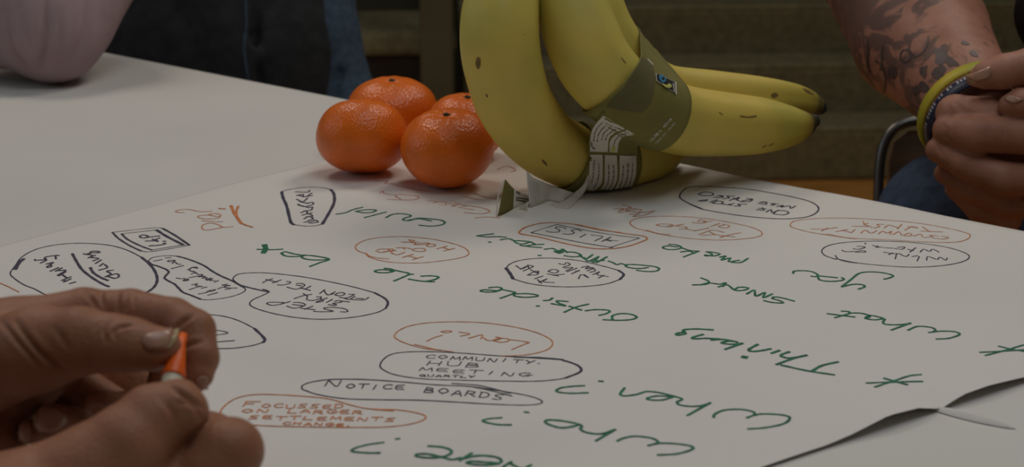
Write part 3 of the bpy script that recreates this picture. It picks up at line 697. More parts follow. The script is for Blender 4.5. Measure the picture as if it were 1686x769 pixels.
# ------------------------------------------------------------------ bananas
def banana_material():
    m = bpy.data.materials.new('banana_skin'); m.use_nodes = True
    nt = m.node_tree; b = nt.nodes['Principled BSDF']
    L = nt.links.new; N = nt.nodes.new
    b.inputs['Roughness'].default_value = 0.5
    b.inputs['Specular IOR Level'].default_value = 0.35
    tc = N('ShaderNodeTexCoord'); sp = N('ShaderNodeSeparateXYZ'); L(tc.outputs['UV'], sp.inputs[0])
    # along the length: green near the stem, yellow body, green-brown then black tip
    r1 = N('ShaderNodeValToRGB'); L(sp.outputs[1], r1.inputs[0])
    el = r1.color_ramp.elements
    el[0].position = 0.0; el[0].color = (0.26, 0.28, 0.08, 1)
    el[1].position = 1.0; el[1].color = (0.035, 0.02, 0.008, 1)
    for p, c in ((0.16, (0.50, 0.45, 0.09)), (0.34, (0.70, 0.53, 0.105)), (0.80, (0.68, 0.50, 0.095)), (0.93, (0.50, 0.38, 0.045)), (0.965, (0.30, 0.22, 0.035)), (0.98, (0.05, 0.03, 0.012))):
        x = el.new(p); x.color = (*c, 1)
    no = N('ShaderNodeTexNoise'); no.inputs['Scale'].default_value = 22; no.inputs['Detail'].default_value = 3
    L(tc.outputs['Object'], no.inputs['Vector'])
    mr = N('ShaderNodeMapRange'); mr.inputs[1].default_value = 0.42; mr.inputs[2].default_value = 0.68; mr.inputs[4].default_value = 0.55
    L(no.outputs['Fac'], mr.inputs[0])
    mx = N('ShaderNodeMixRGB'); mx.inputs[2].default_value = (0.46, 0.44, 0.09, 1)
    L(mr.outputs[0], mx.inputs[0]); L(r1.outputs[0], mx.inputs[1])
    # brown flecks
    n2 = N('ShaderNodeTexNoise'); n2.inputs['Scale'].default_value = 330; n2.inputs['Detail'].default_value = 2
    L(tc.outputs['Object'], n2.inputs['Vector'])
    m2 = N('ShaderNodeMapRange'); m2.inputs[1].default_value = 0.73; m2.inputs[2].default_value = 0.80; m2.inputs[4].default_value = 0.5
    L(n2.outputs['Fac'], m2.inputs[0])
    x2 = N('ShaderNodeMixRGB'); x2.inputs[2].default_value = (0.12, 0.06, 0.015, 1)
    L(m2.outputs[0], x2.inputs[0]); L(mx.outputs[0], x2.inputs[1])
    L(x2.outputs[0], b.inputs['Base Color'])
    n3 = N('ShaderNodeTexNoise'); n3.inputs['Scale'].default_value = 90
    L(tc.outputs['Object'], n3.inputs['Vector'])
    bp = N('ShaderNodeBump'); bp.inputs['Strength'].default_value = 0.12; bp.inputs['Distance'].default_value = 0.002
    L(n3.outputs['Fac'], bp.inputs['Height']); L(bp.outputs[0], b.inputs['Normal'])
    return m
M['banana'] = banana_material()
M['bruise'] = mat('brown_bruise', (0.20, 0.125, 0.035), 0.7, 0.3, 200)
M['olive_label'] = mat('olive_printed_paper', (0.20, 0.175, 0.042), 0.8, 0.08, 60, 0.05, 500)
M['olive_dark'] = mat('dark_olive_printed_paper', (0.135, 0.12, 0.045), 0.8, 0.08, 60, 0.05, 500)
M['label_white'] = mat('white_printed_paper', (0.70, 0.65, 0.55), 0.65, 0.05, 60)
M['label_back'] = mat('white_paper_back', (0.66, 0.62, 0.55), 0.7, 0.05, 60, 0.05, 500)
M['label_black'] = mat('black_print', (0.02, 0.02, 0.018), 0.6, 0.2, 200)
M['label_blue'] = mat('blue_print', (0.06, 0.26, 0.45), 0.6, 0.1, 200)
M['label_yellow'] = mat('yellow_green_print', (0.60, 0.60, 0.14), 0.6, 0.1, 200)

BL = G(945, 316)
bun = thing('banana_bunch', 'bunch of three yellow bananas held by an olive and white paper label', 'bananas', (BL.x, BL.y, TABLE_Z+0.0012))
BAN = {
 'A': [(872,-150,.935,19),(848,-80,.915,42),(828,-5,.90,60),(822,60,.895,65),(831,120,.905,64),(852,178,.92,62),(893,228,.94,58),(945,258,.957,54),(1000,265,.968,52),(1050,261,.985,46),(1086,250,1.0,38),(1112,240,1.012,24),(1126,233,1.02,12)],
 'B': [(892,-152,.93,19),(915,-85,.92,42),(938,-10,.91,58),(958,55,.905,63),(985,110,.905,63),(1030,155,.912,60),(1080,183,.927,58),(1132,200,.945,57),(1200,206,.968,52),(1255,208,.985,46),(1300,208,.998,34),(1324,204,1.006,22),(1337,200,1.01,13)],
 'C': [(905,-150,.965,19),(938,-90,.96,38),(972,-10,.95,46),(1000,55,.95,46),(1040,110,.956,46),(1090,149,.968,46),(1180,161,.995,45),(1250,164,1.015,39),(1300,166,1.03,31),(1330,170,1.04,22),(1348,176,1.045,14)],
}
BM = {}
BCURVE = {}
for key, rows in BAN.items():
    pts = [tuple(U(u, v, d))+(r*d/FPX,) for (u, v, d, r) in rows]
    cv_ = catmull(pts, 8)
    P = [Vector(c[:3]) for c in cv_]; R = [c[3] for c in cv_]
    # arc-length parameter for the colours
    def prof(a, i, n=len(P)):
        k = min(1, max(0, (i/n-0.05)*6))
        return 1 + 0.028*k*math.cos(5*(a+0.35)) - 0.006*k*math.cos(10*(a+0.35))
    v, f, uv, T, FR = tube(P, R, 40, True, prof)
    v = [Vector((q.x, q.y, max(q.z, TABLE_Z+.0021))) for q in v]
    L = [0]
    for i in range(1, len(P)): L.append(L[-1]+(P[i]-P[i-1]).length)
    uv = [(q[0], L[min(int(round(q[1]*(len(P)-1))), len(P)-1)]/L[-1]) for q in uv]
    o = mesh_obj('banana', v, f, M['banana'], bun, True, uv)
    BM[key] = (v, f)
    BCURVE[key] = (P, R, T, FR)
    # dry black tip
    tv, tf, _, _, _ = tube([P[-1]-T[-1]*0.001, P[-1]+T[-1]*0.0035, P[-1]+T[-1]*0.0055], [R[-1]*0.95, R[-1]*0.75, R[-1]*0.5], 14, True, lambda a, i: 1+0.12*math.sin(3*a+i))
    tag(mesh_obj('banana_tip', tv, tf, M['label_black'], o), 'dry black tip')
    # stalk up to the crown
    tv, tf, _, _, _ = tube([P[0]+T[0]*0.004, P[0]-T[0]*0.012, P[0]-T[0]*0.03], [R[0]*0.98, R[0]*0.85, R[0]*1.1], 14)
    mesh_obj('stalk', tv, tf, M['banana'], o)
crown_c = sum((BCURVE[k][0][0]-BCURVE[k][2][0]*0.032 for k in 'ABC'), Vector())/3
v, f = sdf_mesh([('ell', tuple(crown_c), (0.020, 0.022, 0.011), 0.004)]+[('cone', tuple(crown_c), tuple(BCURVE[k][0][0]-BCURVE[k][2][0]*0.022), 0.010, 0.008, 0.006) for k in 'ABC'], 0.002)
mesh_obj('crown', v, f, M['bruise'], bun)

def bvh_of(*keys):
    V, F = join(*[BM[k] for k in keys])
    return BVHTree.FromPolygons([Vector(q) for q in V], F)
def hit(bv, u, v, off, fallback=None):
    d = ray(u, v).normalized()
    loc, n, i, dist = bv.ray_cast(CAM, d)
    if loc is None:
        return None
    if n.dot(d) > 0: n = -n
    return loc + n*off
def patch(bv, left, right, nu, nv, off):
    """ruled patch between two polylines of the photograph, laid on the surface bv"""
    l = catmull(left, 6); r = catmull(right, 6)
    def at(c, t):
        x = t*(len(c)-1); i = min(int(x), len(c)-2)
        return c[i]+(c[i+1]-c[i])*(x-i)
    V, ok, F = [], [], []
    for j in range(nv+1):
        a, b = at(l, j/nv), at(r, j/nv)
        for i in range(nu+1):
            q = a+(b-a)*(i/nu)
            h = hit(bv, q[0], q[1], off)
            ok.append(h is not None)
            V.append(h if h is not None else Vector((0, 0, 0)))
    for j in range(nv):
        for i in range(nu):
            q = (j*(nu+1)+i, j*(nu+1)+i+1, (j+1)*(nu+1)+i+1, (j+1)*(nu+1)+i)
            if all(ok[k] for k in q):
                F.append(q)
    used = sorted({k for q in F for k in q}); mp = {k: i for i, k in enumerate(used)}
    return [V[k] for k in used], [tuple(mp[k] for k in q) for q in F]
def fan(bv, poly, off):
    P = catmull(poly, 4, True)
    c = sum(P)/len(P)
    V = [hit(bv, c[0], c[1], off)]; F = []
    m = len(P)
    for ring in (0.5, 1.0):
        for p in P:
            q = c+(p-c)*ring
            h = hit(bv, q[0], q[1], off)
            V.append(h)
    for k in range(m):
        k2 = (k+1) % m
        F += [(0, 1+k, 1+k2), (1+k, 1+m+k, 1+m+k2, 1+k2)]
    F = [q for q in F if all(V[k] is not None for k in q)]
    return [p if p is not None else Vector(c.tolist()+[0])*0+BL for p in V], F
def line_on(bv, pts, wpx, off):
    P = catmull(pts, 4)
    V, F = [], []
    for i, p in enumerate(P):
        t = P[min(i+1, len(P)-1)]-P[max(i-1, 0)]
        t = t/max(np.linalg.norm(t), 1e-6); n = np.array([-t[1], t[0]])*wpx/2
        for sg in (1, -1):
            V.append(hit(bv, *(p+n*sg), off))
    for i in range(len(P)-1):
        q = (2*i, 2*i+1, 2*i+3, 2*i+2)
        if all(V[k] is not None for k in q): F.append(q)
    return [p if p is not None else BL for p in V], F
def crop_pts(x0, y0, s, pts):
    return [(x0+x/s, y0+y/s) for x, y in pts]

# bruises on the skins
bA, bB, bC = bvh_of('A'), bvh_of('B'), bvh_of('C')
bABC = bvh_of('A', 'B', 'C')
spots = [fan(bA, [(786,94),(791,97),(791,108),(787,114),(783,105)], .0002), fan(bA, [(892,262),(899,267),(901,273),(894,268)], .0002),
         line_on(bB, [(1218,191),(1232,193),(1246,191)], 2.2, .0002), line_on(bB, [(1255,243),(1262,239)], 1.6, .0002), line_on(bB, [(1266,240),(1274,236)], 1.6, .0002),
         fan(bC, [(1270,155),(1277,153),(1281,157),(1276,161),(1271,160)], .0002), fan(bB, [(1022,94),(1028,100),(1031,105),(1026,101)], .0002),
         fan(bC, [(1322,145),(1332,149),(1340,155),(1334,155),(1325,150)], .0002), line_on(bB, [(1184,185),(1190,189)], 1.5, .0002), line_on(bA, [(800,155),(803,160)], 2.5, .0002)]
for sv, sf in spots:
    mesh_obj('bruise_mark', sv, sf, M['bruise'], bun)['label'] = 'brown bruise on the skin'

# --- olive band round the two upper bananas: hull loops perpendicular to banana B
Pb, Rb, Tb, Fb = BCURVE['B']; Pc, Rc, Tc, Fc = BCURVE['C']
def idx_at(P, target):
    return min(range(len(P)), key=lambda i: (P[i]-target).length)
i0, i1 = idx_at(Pb, U(1003, 132, .908)), idx_at(Pb, U(1089, 186, .931))
NB = 64
LOOPS = []
for k in range(19):
    x = i0+(i1-i0)*k/18; i = int(x); fr = x-i
    p = Pb[i].lerp(Pb[i+1], fr); t = Tb[i].lerp(Tb[i+1], fr).normalized()
    up = (Vector((0, 0, 1))-t*t.z).normalized(); sd = t.cross(up)
    r = Rb[i]*(1-fr)+Rb[i+1]*fr
    pts = [(math.cos(a)*(r*1.03+.0012), math.sin(a)*(r*1.03+.0012)) for a in np.linspace(0, 2*math.pi, 48, endpoint=False)]
    j = min(range(len(Pc)), key=lambda q: abs((Pc[q]-p).dot(t)))
    dc = Pc[j]-p
    pts += [(dc.dot(sd)+math.cos(a)*(Rc[j]*1.02+.001), dc.dot(up)+math.sin(a)*(Rc[j]*1.02+.001)) for a in np.linspace(0, 2*math.pi, 48, endpoint=False)]
    hull = [np.array(pts[q]) for q in convex_hull_2d([Vector(q) for q in pts])]
    cc = sum(hull)/len(hull)
    # radial resample
    loop = []
    H = len(hull)
    for m_ in range(NB):
        a = 2*math.pi*m_/NB
        d = np.array([math.cos(a), math.sin(a)]); best = 0
        for q in range(H):
            A, B = hull[q]-cc, hull[(q+1) % H]-cc
            den = d[0]*(B-A)[1]-d[1]*(B-A)[0]
            if abs(den) < 1e-12: continue
            s_ = (A[0]*(B-A)[1]-A[1]*(B-A)[0])/den
            u_ = (A[0]*d[1]-A[1]*d[0])/den
            if s_ > 0 and -1e-6 <= u_ <= 1+1e-6: best = max(best, s_)
        q = cc+d*best
        loop.append(p+sd*q[0]+up*q[1])
    LOOPS.append(loop)
V = [q for l in LOOPS for q in l]; F = []
for k in range(18):
    for m_ in range(NB):
        m2 = (m_+1) % NB
        F.append((k*NB+m_, k*NB+m2, (k+1)*NB+m2, (k+1)*NB+m_))
band = mesh_obj('label_band', V, F, M['olive_label'], bun)
s_ = band.modifiers.new('thickness', 'SOLIDIFY'); s_.thickness = 0.0003; s_.offset = -1
band['label'] = 'olive green printed paper band'
BM['band'] = (V, F)
bBand = bvh_of('band')
K = (1010, 60, 5.493)
def cp(pts, c=K): return crop_pts(*c, pts)
# darker left field of the band
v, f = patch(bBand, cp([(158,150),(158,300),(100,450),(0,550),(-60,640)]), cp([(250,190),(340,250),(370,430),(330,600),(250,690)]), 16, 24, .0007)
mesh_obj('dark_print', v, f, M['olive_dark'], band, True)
# the certification emblem: black panel, blue dot and yellow-green swoosh, white strip of lettering
mesh_obj('emblem_panel', *patch(bBand, cp([(374,338),(379,405)]), cp([(560,422),(564,530)]), 8, 5, .0009), M['label_white'], band)
mesh_obj('emblem_panel', *patch(bBand, cp([(380,345),(384,400)]), cp([(545,422),(552,518)]), 8, 5, .0012), M['label_black'], band)
mesh_obj('emblem_dot', *fan(bBand, cp([(400,362),(430,362),(458,385),(458,412),(432,424),(404,400)]), .0015), M['label_blue'], band)
mesh_obj('emblem_eye', *fan(bBand, cp([(424,378),(442,382),(446,398),(430,402),(420,392)]), .0018), M['label_black'], band)
mesh_obj('emblem_swoosh', *fan(bBand, cp([(424,428),(455,448),(490,436),(510,450),(505,468),(475,472),(445,458)]), .0015), M['label_yellow'], band)
for q in (0, 10): mesh_obj('emblem_strip', *line_on(bBand, cp([(522+q,430+q*0.7),(532+q,505+q*0.7)]), 0.8, .0015), M['label_white'], band)
# lettering at the right edge of the band
def glyph_line(bv, p0, p1, up, s, wpx, off):
    out = []
    for stk in text(s, p0, p1, up):
        out.append(line_on(bv, stk, wpx, off))
    return join(*out)
FONT.update({'0': FONT['O'], '1': FONT['I'], '5': [[(.8, 1), (.25, .95), (.2, .55), (.7, .5), (.6, .05), (.1, .02)]], '/': [[(.1, 0), (.7, 1)]], ',': [[(.2, .05), (.1, -.15)]], 'X': [[(0, 0), (.8, 1)], [(0, 1), (.8, 0)]], 'P': [[(0, 0), (.1, 1)], [(.1, 1), (.7, .85), (.55, .5), (.08, .45)]]})
K7 = (1040, 180, 9.61)
mesh_obj('printed_lettering', *join(glyph_line(bBand, cp([(310,500)], K7)[0], cp([(635,150)], K7)[0], (-3.2, -2.6), 'COLOMBIA, MEDIUM', .6, .0008), glyph_line(bBand, cp([(385,545)], K7)[0], cp([(690,215)], K7)[0], (-2.6, -2.2), '1000105 10/05', .55, .0008)), M['label_white'], band)['kind'] = 'stuff'
# torn white edge showing along the top of the band
for ln_, wd_ in (([(66,46),(140,100)], 1.2), ([(165,125),(245,182)], 3.0), ([(300,210),(350,262)], 1.4)):
    tv, tf = line_on(bBand, cp(ln_), wd_, .0008)
    if tf: mesh_obj('torn_edge', tv, tf, M['label_white'], band)

# --- white text panel wrapped over the lowest banana
Pa, Ra, Ta, Fa = BCURVE['A']
vA = []
PadV = []
rowsA = []
iA0, iA1 = idx_at(Pa, U(940, 256, .956)), idx_at(Pa, U(1018, 263, .973))
ns = 16
for k in range(ns+1):
    x = iA0+(iA1-iA0)*k/ns; i = int(x); fr = x-i
    p = Pa[i].lerp(Pa[i+1], fr); t = Ta[i].lerp(Ta[i+1], fr).normalized(); r = (Ra[i]*(1-fr)+Ra[i+1]*fr)*1.035+.0012
    up = (UP-t*UP.dot(t)).normalized(); sd = t.cross(up)
    if sd.dot(FWD) > 0: sd = -sd
    row = []
    for m_ in range(25):
        a = math.radians(118-238*m_/24)
        q = p+up*(math.sin(a)*r)+sd*(math.cos(a)*r)
        if q.z < TABLE_Z+0.0022: q.z = TABLE_Z+0.0022
        row.append(q)
    rowsA.append(row)
V = [q for l in rowsA for q in l]
F = [(k*25+m_, k*25+m_+1, (k+1)*25+m_+1, (k+1)*25+m_) for k in range(ns) for m_ in range(24)]
strip = mesh_obj('label_strip', V, F, M['olive_label'], bun)
s_ = strip.modifiers.new('thickness', 'SOLIDIFY'); s_.thickness = 0.0003; s_.offset = 0
strip['label'] = 'label strip with white text panels over the lowest banana'
BM['strip'] = (V, F)
# the twist of paper between the band and the strip
bS0 = bvh_of('strip')
def dep_at(bv, u, v, dflt):
    h = hit(bv, u, v, 0)
    return (h-CAM).dot(FWD) if h is not None else dflt
dl0, dr0 = dep_at(bBand, 1006, 190, .89)-.0015, dep_at(bBand, 1050, 222, .90)-.0015
dl1, dr1 = dep_at(bS0, 973, 256, .94)-.001, dep_at(bS0, 1036, 254, .95)-.001
lp = catmull([(992, 184), (978, 206), (970, 228), (968, 258)], 6); rp = catmull([(1052, 221), (1050, 232), (1050, 242), (1050, 256)], 6)
TV, TF = [], []
nT = len(lp)
for j in range(nT):
    q = j/(nT-1)
    for i in range(13):
        a = i/12
        uv_ = lp[j]*(1-a)+rp[j]*a
        d = (dl0*(1-q)+dl1*q)*(1-a)+(dr0*(1-q)+dr1*q)*a
        TV.append(U(uv_[0], uv_[1], d))
for j in range(nT-1):
    for i in range(12):
        TF.append((j*13+i, j*13+i+1, (j+1)*13+i+1, (j+1)*13+i))
tw = mesh_obj('label_twist', TV, TF, M['olive_label'], bun)
s_ = tw.modifiers.new('thickness', 'SOLIDIFY'); s_.thickness = 0.0003; s_.offset = 0
BM['twist'] = (TV, TF)
BM['strip'] = (V, F)
bStrip = bvh_of('strip', 'band', 'twist')
K8 = (940, 160, 4.27)
PAN = [([(228,128),(165,200),(140,265),(133,380)], [(380,220),(305,252),(268,290),(258,385)]),
       ([(396,228),(330,254),(292,282),(272,320),(270,385)], [(458,264),(385,270),(348,295),(332,335),(326,388)]),
       ([(135,403),(130,480),(124,560),(112,668)], [(222,403),(222,560),(208,615),(150,668)]),
       ([(236,405),(236,570),(222,625),(160,705)], [(322,406),(325,560),(300,630),(222,712)]),
       ([(340,408),(338,560),(310,640),(262,706)], [(458,412),(454,540),(430,620),(398,692)])]
pm, tx = [], []
rt = random.Random(3)
for n_, (l, r) in enumerate(PAN):
    l_, r_ = cp(l, K8), cp(r, K8)
    mesh_obj('text_panel', *patch(bStrip, l_, r_, 8, 16, .0003), M['label_white'], strip)
    lc, rc = catmull(l_, 6), catmull(r_, 6)
    def at(c, t):
        x = t*(len(c)-1); i = min(int(x), len(c)-2)
        return c[i]+(c[i+1]-c[i])*(x-i)
    lines = {0: 4, 1: 1, 2: 2, 3: 2, 4: 3}[n_]
    for q in range(lines):
        a = (q+0.8)/(lines+0.6)
        t = 0.12+0.05*rt.random()
        end = 0.9-0.2*rt.random()
        while t < end:
            ln = rt.uniform(.025, .07)
            pts = [at(lc, t+z)*(1-a)+at(rc, t+z)*a for z in (0, ln/2, ln)]
            pts = [p+np.array([rt.uniform(-.5, .5), 0]) for p in pts]
            tx.append(line_on(bStrip, pts, rt.uniform(.9, 1.6), .0005))
            t += ln+rt.uniform(.012, .025)
tx.append(line_on(bStrip, cp([(145,312),(146,340),(160,358),(172,358)], K8), 1.5, .0005))
mesh_obj('printed_text', *join(*tx), M['label_black'], strip)['kind'] = 'stuff'
mesh_obj('print_mark', *patch(bStrip, cp([(284,342),(284,382)], K8), cp([(312,342),(310,382)], K8), 3, 3, .0005), M['label_yellow'], strip)

# --- loose tail of the label curling on the paper
def ribbon(name, top, bot, m, nseg=6, parent=None, lab=None):
    T1, B1 = catmull([tuple(p) for p in top], nseg), catmull([tuple(p) for p in bot], nseg)
    V, F = [], []
    K_ = 6
    for a, b in zip(T1, B1):
        for k in range(K_+1):
            V.append(Vector(a).lerp(Vector(b), k/K_))
    for i in range(len(T1)-1):
        for k in range(K_):
            q = i*(K_+1)+k
            F.append((q, q+K_+1, q+K_+2, q+1))
    o = mesh_obj(name, V, F, m, parent or bun)
    s = o.modifiers.new('thickness', 'SOLIDIFY'); s.thickness = 0.0003; s.offset = 0
    if lab: o['label'] = lab
    return o, V, F
def gd(u, v, z=.0016):
    return (G(u, v, z)-CAM).dot(FWD)
def W(u, v, v_ground, dz=0.0):      # point standing above the table at the depth where row v_ground meets it
    return U(u, v, gd(u, v_ground)+dz)
# curl running from the strip down to the left
K9 = (800, 270, 7.69)
cl = cp([(1292,0),(1288,120),(1235,260),(1120,365),(960,470),(822,512)], K9)
cr = cp([(1310,60),(1300,200),(1262,330),(1180,440),(1060,556),(890,552)], K9)
dep = [.944, .939, .937, .940, .940, .941]
lo_ = lambda u, v, d: min(d, gd(u, v)-0.0005)
ribbon('label_curl', [U(u, v, lo_(u, v, d)) for (u, v), d in zip(cl, dep)], [U(u, v, lo_(u, v, d)) for (u, v), d in zip(cr, dep)], M['label_back'], lab='white back of the label curling onto the table')
# pleated tail
tl = cp([(512,85),(600,170),(700,215),(850,275),(1000,330),(1110,362)], K9)
bl = cp([(556,560),(600,545),(700,505),(800,462),(900,480),(960,478)], K9)
gdep = [gd(u, v) for u, v in bl]
topd = [min(gd(u, v)-.001, g_-.004+.012*i/5) for i, ((u, v), g_) in enumerate(zip(tl, gdep))]
o, pv, pf = ribbon('label_tail', [U(u, v, d+.0012*math.sin(i*2.9)) for i, ((u, v), d) in enumerate(zip(tl, topd))], [U(u, v, d-.0006) for (u, v), d in zip(bl, gdep)], M['label_back'], lab='pleated white tail of the label')
# ridges of the pleats
PL, PF = [], []
for k in range(1, 6):
    a = k/6.5
    t0_, b0_ = np.array(tl[0])*(1-a)+np.array(tl[2])*a, np.array(bl[0])*(1-a)+np.array(bl[2])*a
    line_t = [t0_*(1-q)+b0_*q+np.array([1.5*math.sin(q*3), 0]) for q in (.14, .4, .66, .92)]
    mesh_obj('pleat_ridge', *line_on(BVHTree.FromPolygons(pv, pf), [tuple(q) for q in line_t], 1.6, .0006), M['label_white'], o)
# stood-up end flap: olive face, printed panel, white rim
K_top = cp([(245,190),(300,262),(356,318)], K9); K_bot = cp([(148,680),(240,640),(342,575)], K9)
ribbon('end_flap', [W(*p, q[1], -.0005) for p, q in zip(K_top, K_bot)], [U(q[0], q[1], gd(*q)-.0008) for q in K_bot], M['olive_label'], lab='olive printed end of the label tail')
lT = cp([(225,195),(170,330),(138,480),(130,688)], K9); lB = cp([(247,195),(186,330),(154,480),(150,680)], K9)
ribbon('white_rim', [W(u, v, 359, -.0012) for u, v in lT], [W(u, v, 359, -.0012) for u, v in lB], M['label_white'])
pT = cp([(356,318),(450,368),(548,392)], K9); pB = cp([(345,572),(440,530),(540,478)], K9)
o, pv, pf = ribbon('printed_flap', [W(*p, q[1], -.0006) for p, q in zip(pT, pB)], [U(q[0], q[1], gd(*q)-.001) for q in pB], M['label_white'])
bt = BVHTree.FromPolygons(pv, pf)
pt_ = mesh_obj('printed_text', *join(*[line_on(bt, cp(q, K9), 1.7, .0005) for q in ([(378,348),(430,380)], [(430,360),(435,392)], [(378,425),(540,452)], [(375,452),(505,478)], [(370,480),(500,500)], [(368,508),(470,520)], [(368,535),(420,545)])]), M['label_black'], o)
pt_['kind'] = 'stuff'
rT = cp([(140,680),(260,628),(400,548),(545,480)], K9); rB = cp([(145,692),(280,645),(420,580),(515,600)], K9)
ribbon('white_rim', [W(u, v, q[1], -.002) for (u, v), q in zip(rT, rB)], [U(u, v, gd(u, v)-.0015) for u, v in rB], M['label_white'])

# ------------------------------------------------------------------ people
def skin_material(name, c1, c2, red):
    m = mat(name, c1, 0.5, 0, 55, 0.35, 900, 0.3, 0, c2, 5)
    return m
M['skin_near'] = skin_material('tanned_skin', (0.29, 0.118, 0.060), (0.37, 0.165, 0.092), 0)
M['skin_right'] = skin_material('ruddy_skin', (0.34, 0.148, 0.092), (0.43, 0.20, 0.13), 0)
M['nail'] = mat('pinkish_nail', (0.42, 0.225, 0.15), 0.32, 0.08, 200, spec=0.55)
M['nail_tip'] = mat('pale_nail_edge', (0.46, 0.37, 0.19), 0.4, 0.06, 200, spec=0.5)
M['tattoo'] = mat('faded_tattoo_ink', (0.10, 0.062, 0.052), 0.5, 0.3, 90)
M['orange_plastic'] = mat('orange_plastic', (0.88, 0.14, 0.012), 0.35, 0.04, 60)
M['cream_plastic'] = mat('cream_plastic', (0.72, 0.66, 0.5), 0.4, 0.04, 60)
M['jacket'] = mat('black_jacket_cloth', (0.020, 0.022, 0.024), 0.9, 0.3, 60, 0.3, 900)
M['denim'] = mat('blue_denim', (0.048, 0.07, 0.115), 0.85, 0.25, 120, 0.4, 1500)
M['denim_dark'] = mat('dark_blue_denim', (0.045, 0.078, 0.120), 0.85, 0.25, 120, 0.4, 1500)
M['pink'] = mat('dusty_pink_cloth', (0.38, 0.27, 0.28), 0.9, 0.08, 40, 0.3, 1200)
M['black_cloth'] = mat('black_shirt_cloth', (0.012, 0.012, 0.015), 0.9, 0.2, 60)
M['band_yellow'] = mat('yellow_green_silicone', (0.26, 0.32, 0.03), 0.45, 0, 24, 0, 400, 0.4, 0, (0.56, 0.42, 0.03), 1)
M['band_navy'] = mat('navy_silicone', (0.016, 0.017, 0.045), 0.45, 0.1, 60)
M['band_text'] = mat('pale_grey_lettering', (0.36, 0.36, 0.38), 0.5, 0.1, 60)
M['silver'] = mat('silver', (0.7, 0.68, 0.65), 0.25, 0.05, 60, metal=1.0)
M['chair_wood'] = mat('brown_chair_board', (0.14, 0.085, 0.045), 0.5, 0.25, 10, 0.1, 80, stretch=(1, 1, 8))

def hand_builder(d0):
    s = d0/FPX
    def P(u, v, z=0.0): return U(u, v, d0+z)
    def cone(a, b, ra, rb, k=4): # a, b = (u, v, z)
        return ('cone', tuple(P(*a)), tuple(P(*b)), ra*s, rb*s, k*s)
    def ch(rows, k=4):
        return [cone(rows[i][:3], rows[i+1][:3], rows[i][3], rows[i+1][3], k) for i in range(len(rows)-1)]
    def cut(a, b, r, k=6):
        return ('cut', tuple(P(*a)), tuple(P(*b)), r*s, r*s, k*s)
    return P, ch, cone, cut, s
def surf_bvh(v, f):
    return BVHTree.FromPolygons([Vector(q) for q in v], [tuple(int(i) for i in q) for q in f])
def nail(bv, left, right, parent, tipside=None, off=.0006, thick=.0008):
    v, f = patch(bv, left, right, 6, 6, off)
    o = mesh_obj('fingernail', v, f, M['nail'], parent)
    sm_ = o.modifiers.new('thickness', 'SOLIDIFY'); sm_.thickness = thick; sm_.offset = 0
    if tipside:
        v, f = patch(bv, tipside[0], tipside[1], 5, 3, off+.0003)
        if f:
            mesh_obj('nail_edge', v, f, M['nail_tip'], o)
    return o

def creases(v, f, lines):
    """sculpt skin folds: lines of (pixel polyline, width px, depth m, max view depth) pressed into the surface"""
    nrm_ = np.zeros_like(v)
    a, b, c, d = (v[f[:, i]] for i in range(4))
    fnm = np.cross(c-a, d-b)
    for i in range(4): np.add.at(nrm_, f[:, i], fnm)
    nrm_ /= np.linalg.norm(nrm_, axis=1)[:, None]+1e-12
    rel = v-np.array(CAM); dz = rel @ np.array(FWD)
    uu = CX+FPX*rel[:, 0]/dz; vv = CY-FPX*(rel @ np.array(UP))/dz
    front = (nrm_*rel).sum(1) < 0
    out = v.copy()
    for pts, wd, dp, dmax in lines:
        P = np.array(catmull(pts, 8)); best = np.full(len(v), 1e9); tt_ = np.zeros(len(v))
        for i in range(len(P)-1):
            e_ = P[i+1]-P[i]; L2 = e_.dot(e_)+1e-9
            t = np.clip(((uu-P[i][0])*e_[0]+(vv-P[i][1])*e_[1])/L2, 0, 1)
            q = np.hypot(uu-P[i][0]-t*e_[0], vv-P[i][1]-t*e_[1])
            m_ = q < best; best[m_] = q[m_]; tt_[m_] = (i+t[m_])/(len(P)-1)
        g = np.exp(-(best/wd)**2)*(0.35+0.65*np.sin(np.pi*tt_))*(front & (dz < dmax))
        bulge = np.exp(-((best-2.2*wd)/wd)**2)*0.25*(front & (dz < dmax))*(best < 5*wd)
        out -= nrm_*(dp*g-dp*bulge*np.sin(np.pi*tt_))[:, None]
    return out
# --- person at the lower left, holding an orange pen
near = thing('person', 'person at lower left whose two hands hold an orange pen', 'person', tuple(U(-250, 620, .55)))
P, ch, cone, cut, s = hand_builder(0.52)
L_ = []
# palm rays and wrist
L_ += ch([(-1900, 330, .16, 150), (-700, 620, .055, 105), (-330, 630, .045, 92), (-120, 606, .02, 90)], 25)
L_ += ch([(-150, 598, .012, 86), (20, 573, .010, 80), (138, 521, .014, 50)], 30)
L_ += ch([(-150, 650, .028, 84), (20, 625, .030, 76), (110, 590, .034, 42)], 25)
L_ += [('ell', tuple(P(70, 655, .050)), (120*s, 24*s, 70*s), 20*s), ('ell', tuple(P(180, 640, .052)), (90*s, 24*s, 60*s), 20*s)]
L_ += ch([(-150, 720, .020, 78), (-20, 720, .024, 66), (10, 690, .034, 40)], 22)
# index finger arching over to the pen
L_ += ch([(140, 522, .016, 46), (215, 514, .014, 39), (285, 526, .006, 36), (318, 545, .000, 37)], 7)
L_ += ch([(318, 545, .000, 36), (328, 590, -.006, 32), (325, 618, -.009, 25), (321, 627, -.010, 20)], 7)
# thumb
L_ += [cone((150, 548, .004), (258, 556, .002), 30, 22, 10)]  # added filler behind the thumb, keeps light out of the hollow below
L_ += ch([(-40, 610, -.006, 78), (60, 575, -.012, 66), (130, 562, -.016, 56)], 22)
L_ += ch([(130, 562, -.016, 54), (185, 565, -.018, 46), (215, 568, -.018, 43), (252, 573, -.018, 36), (270, 569, -.0175, 27)], 8)
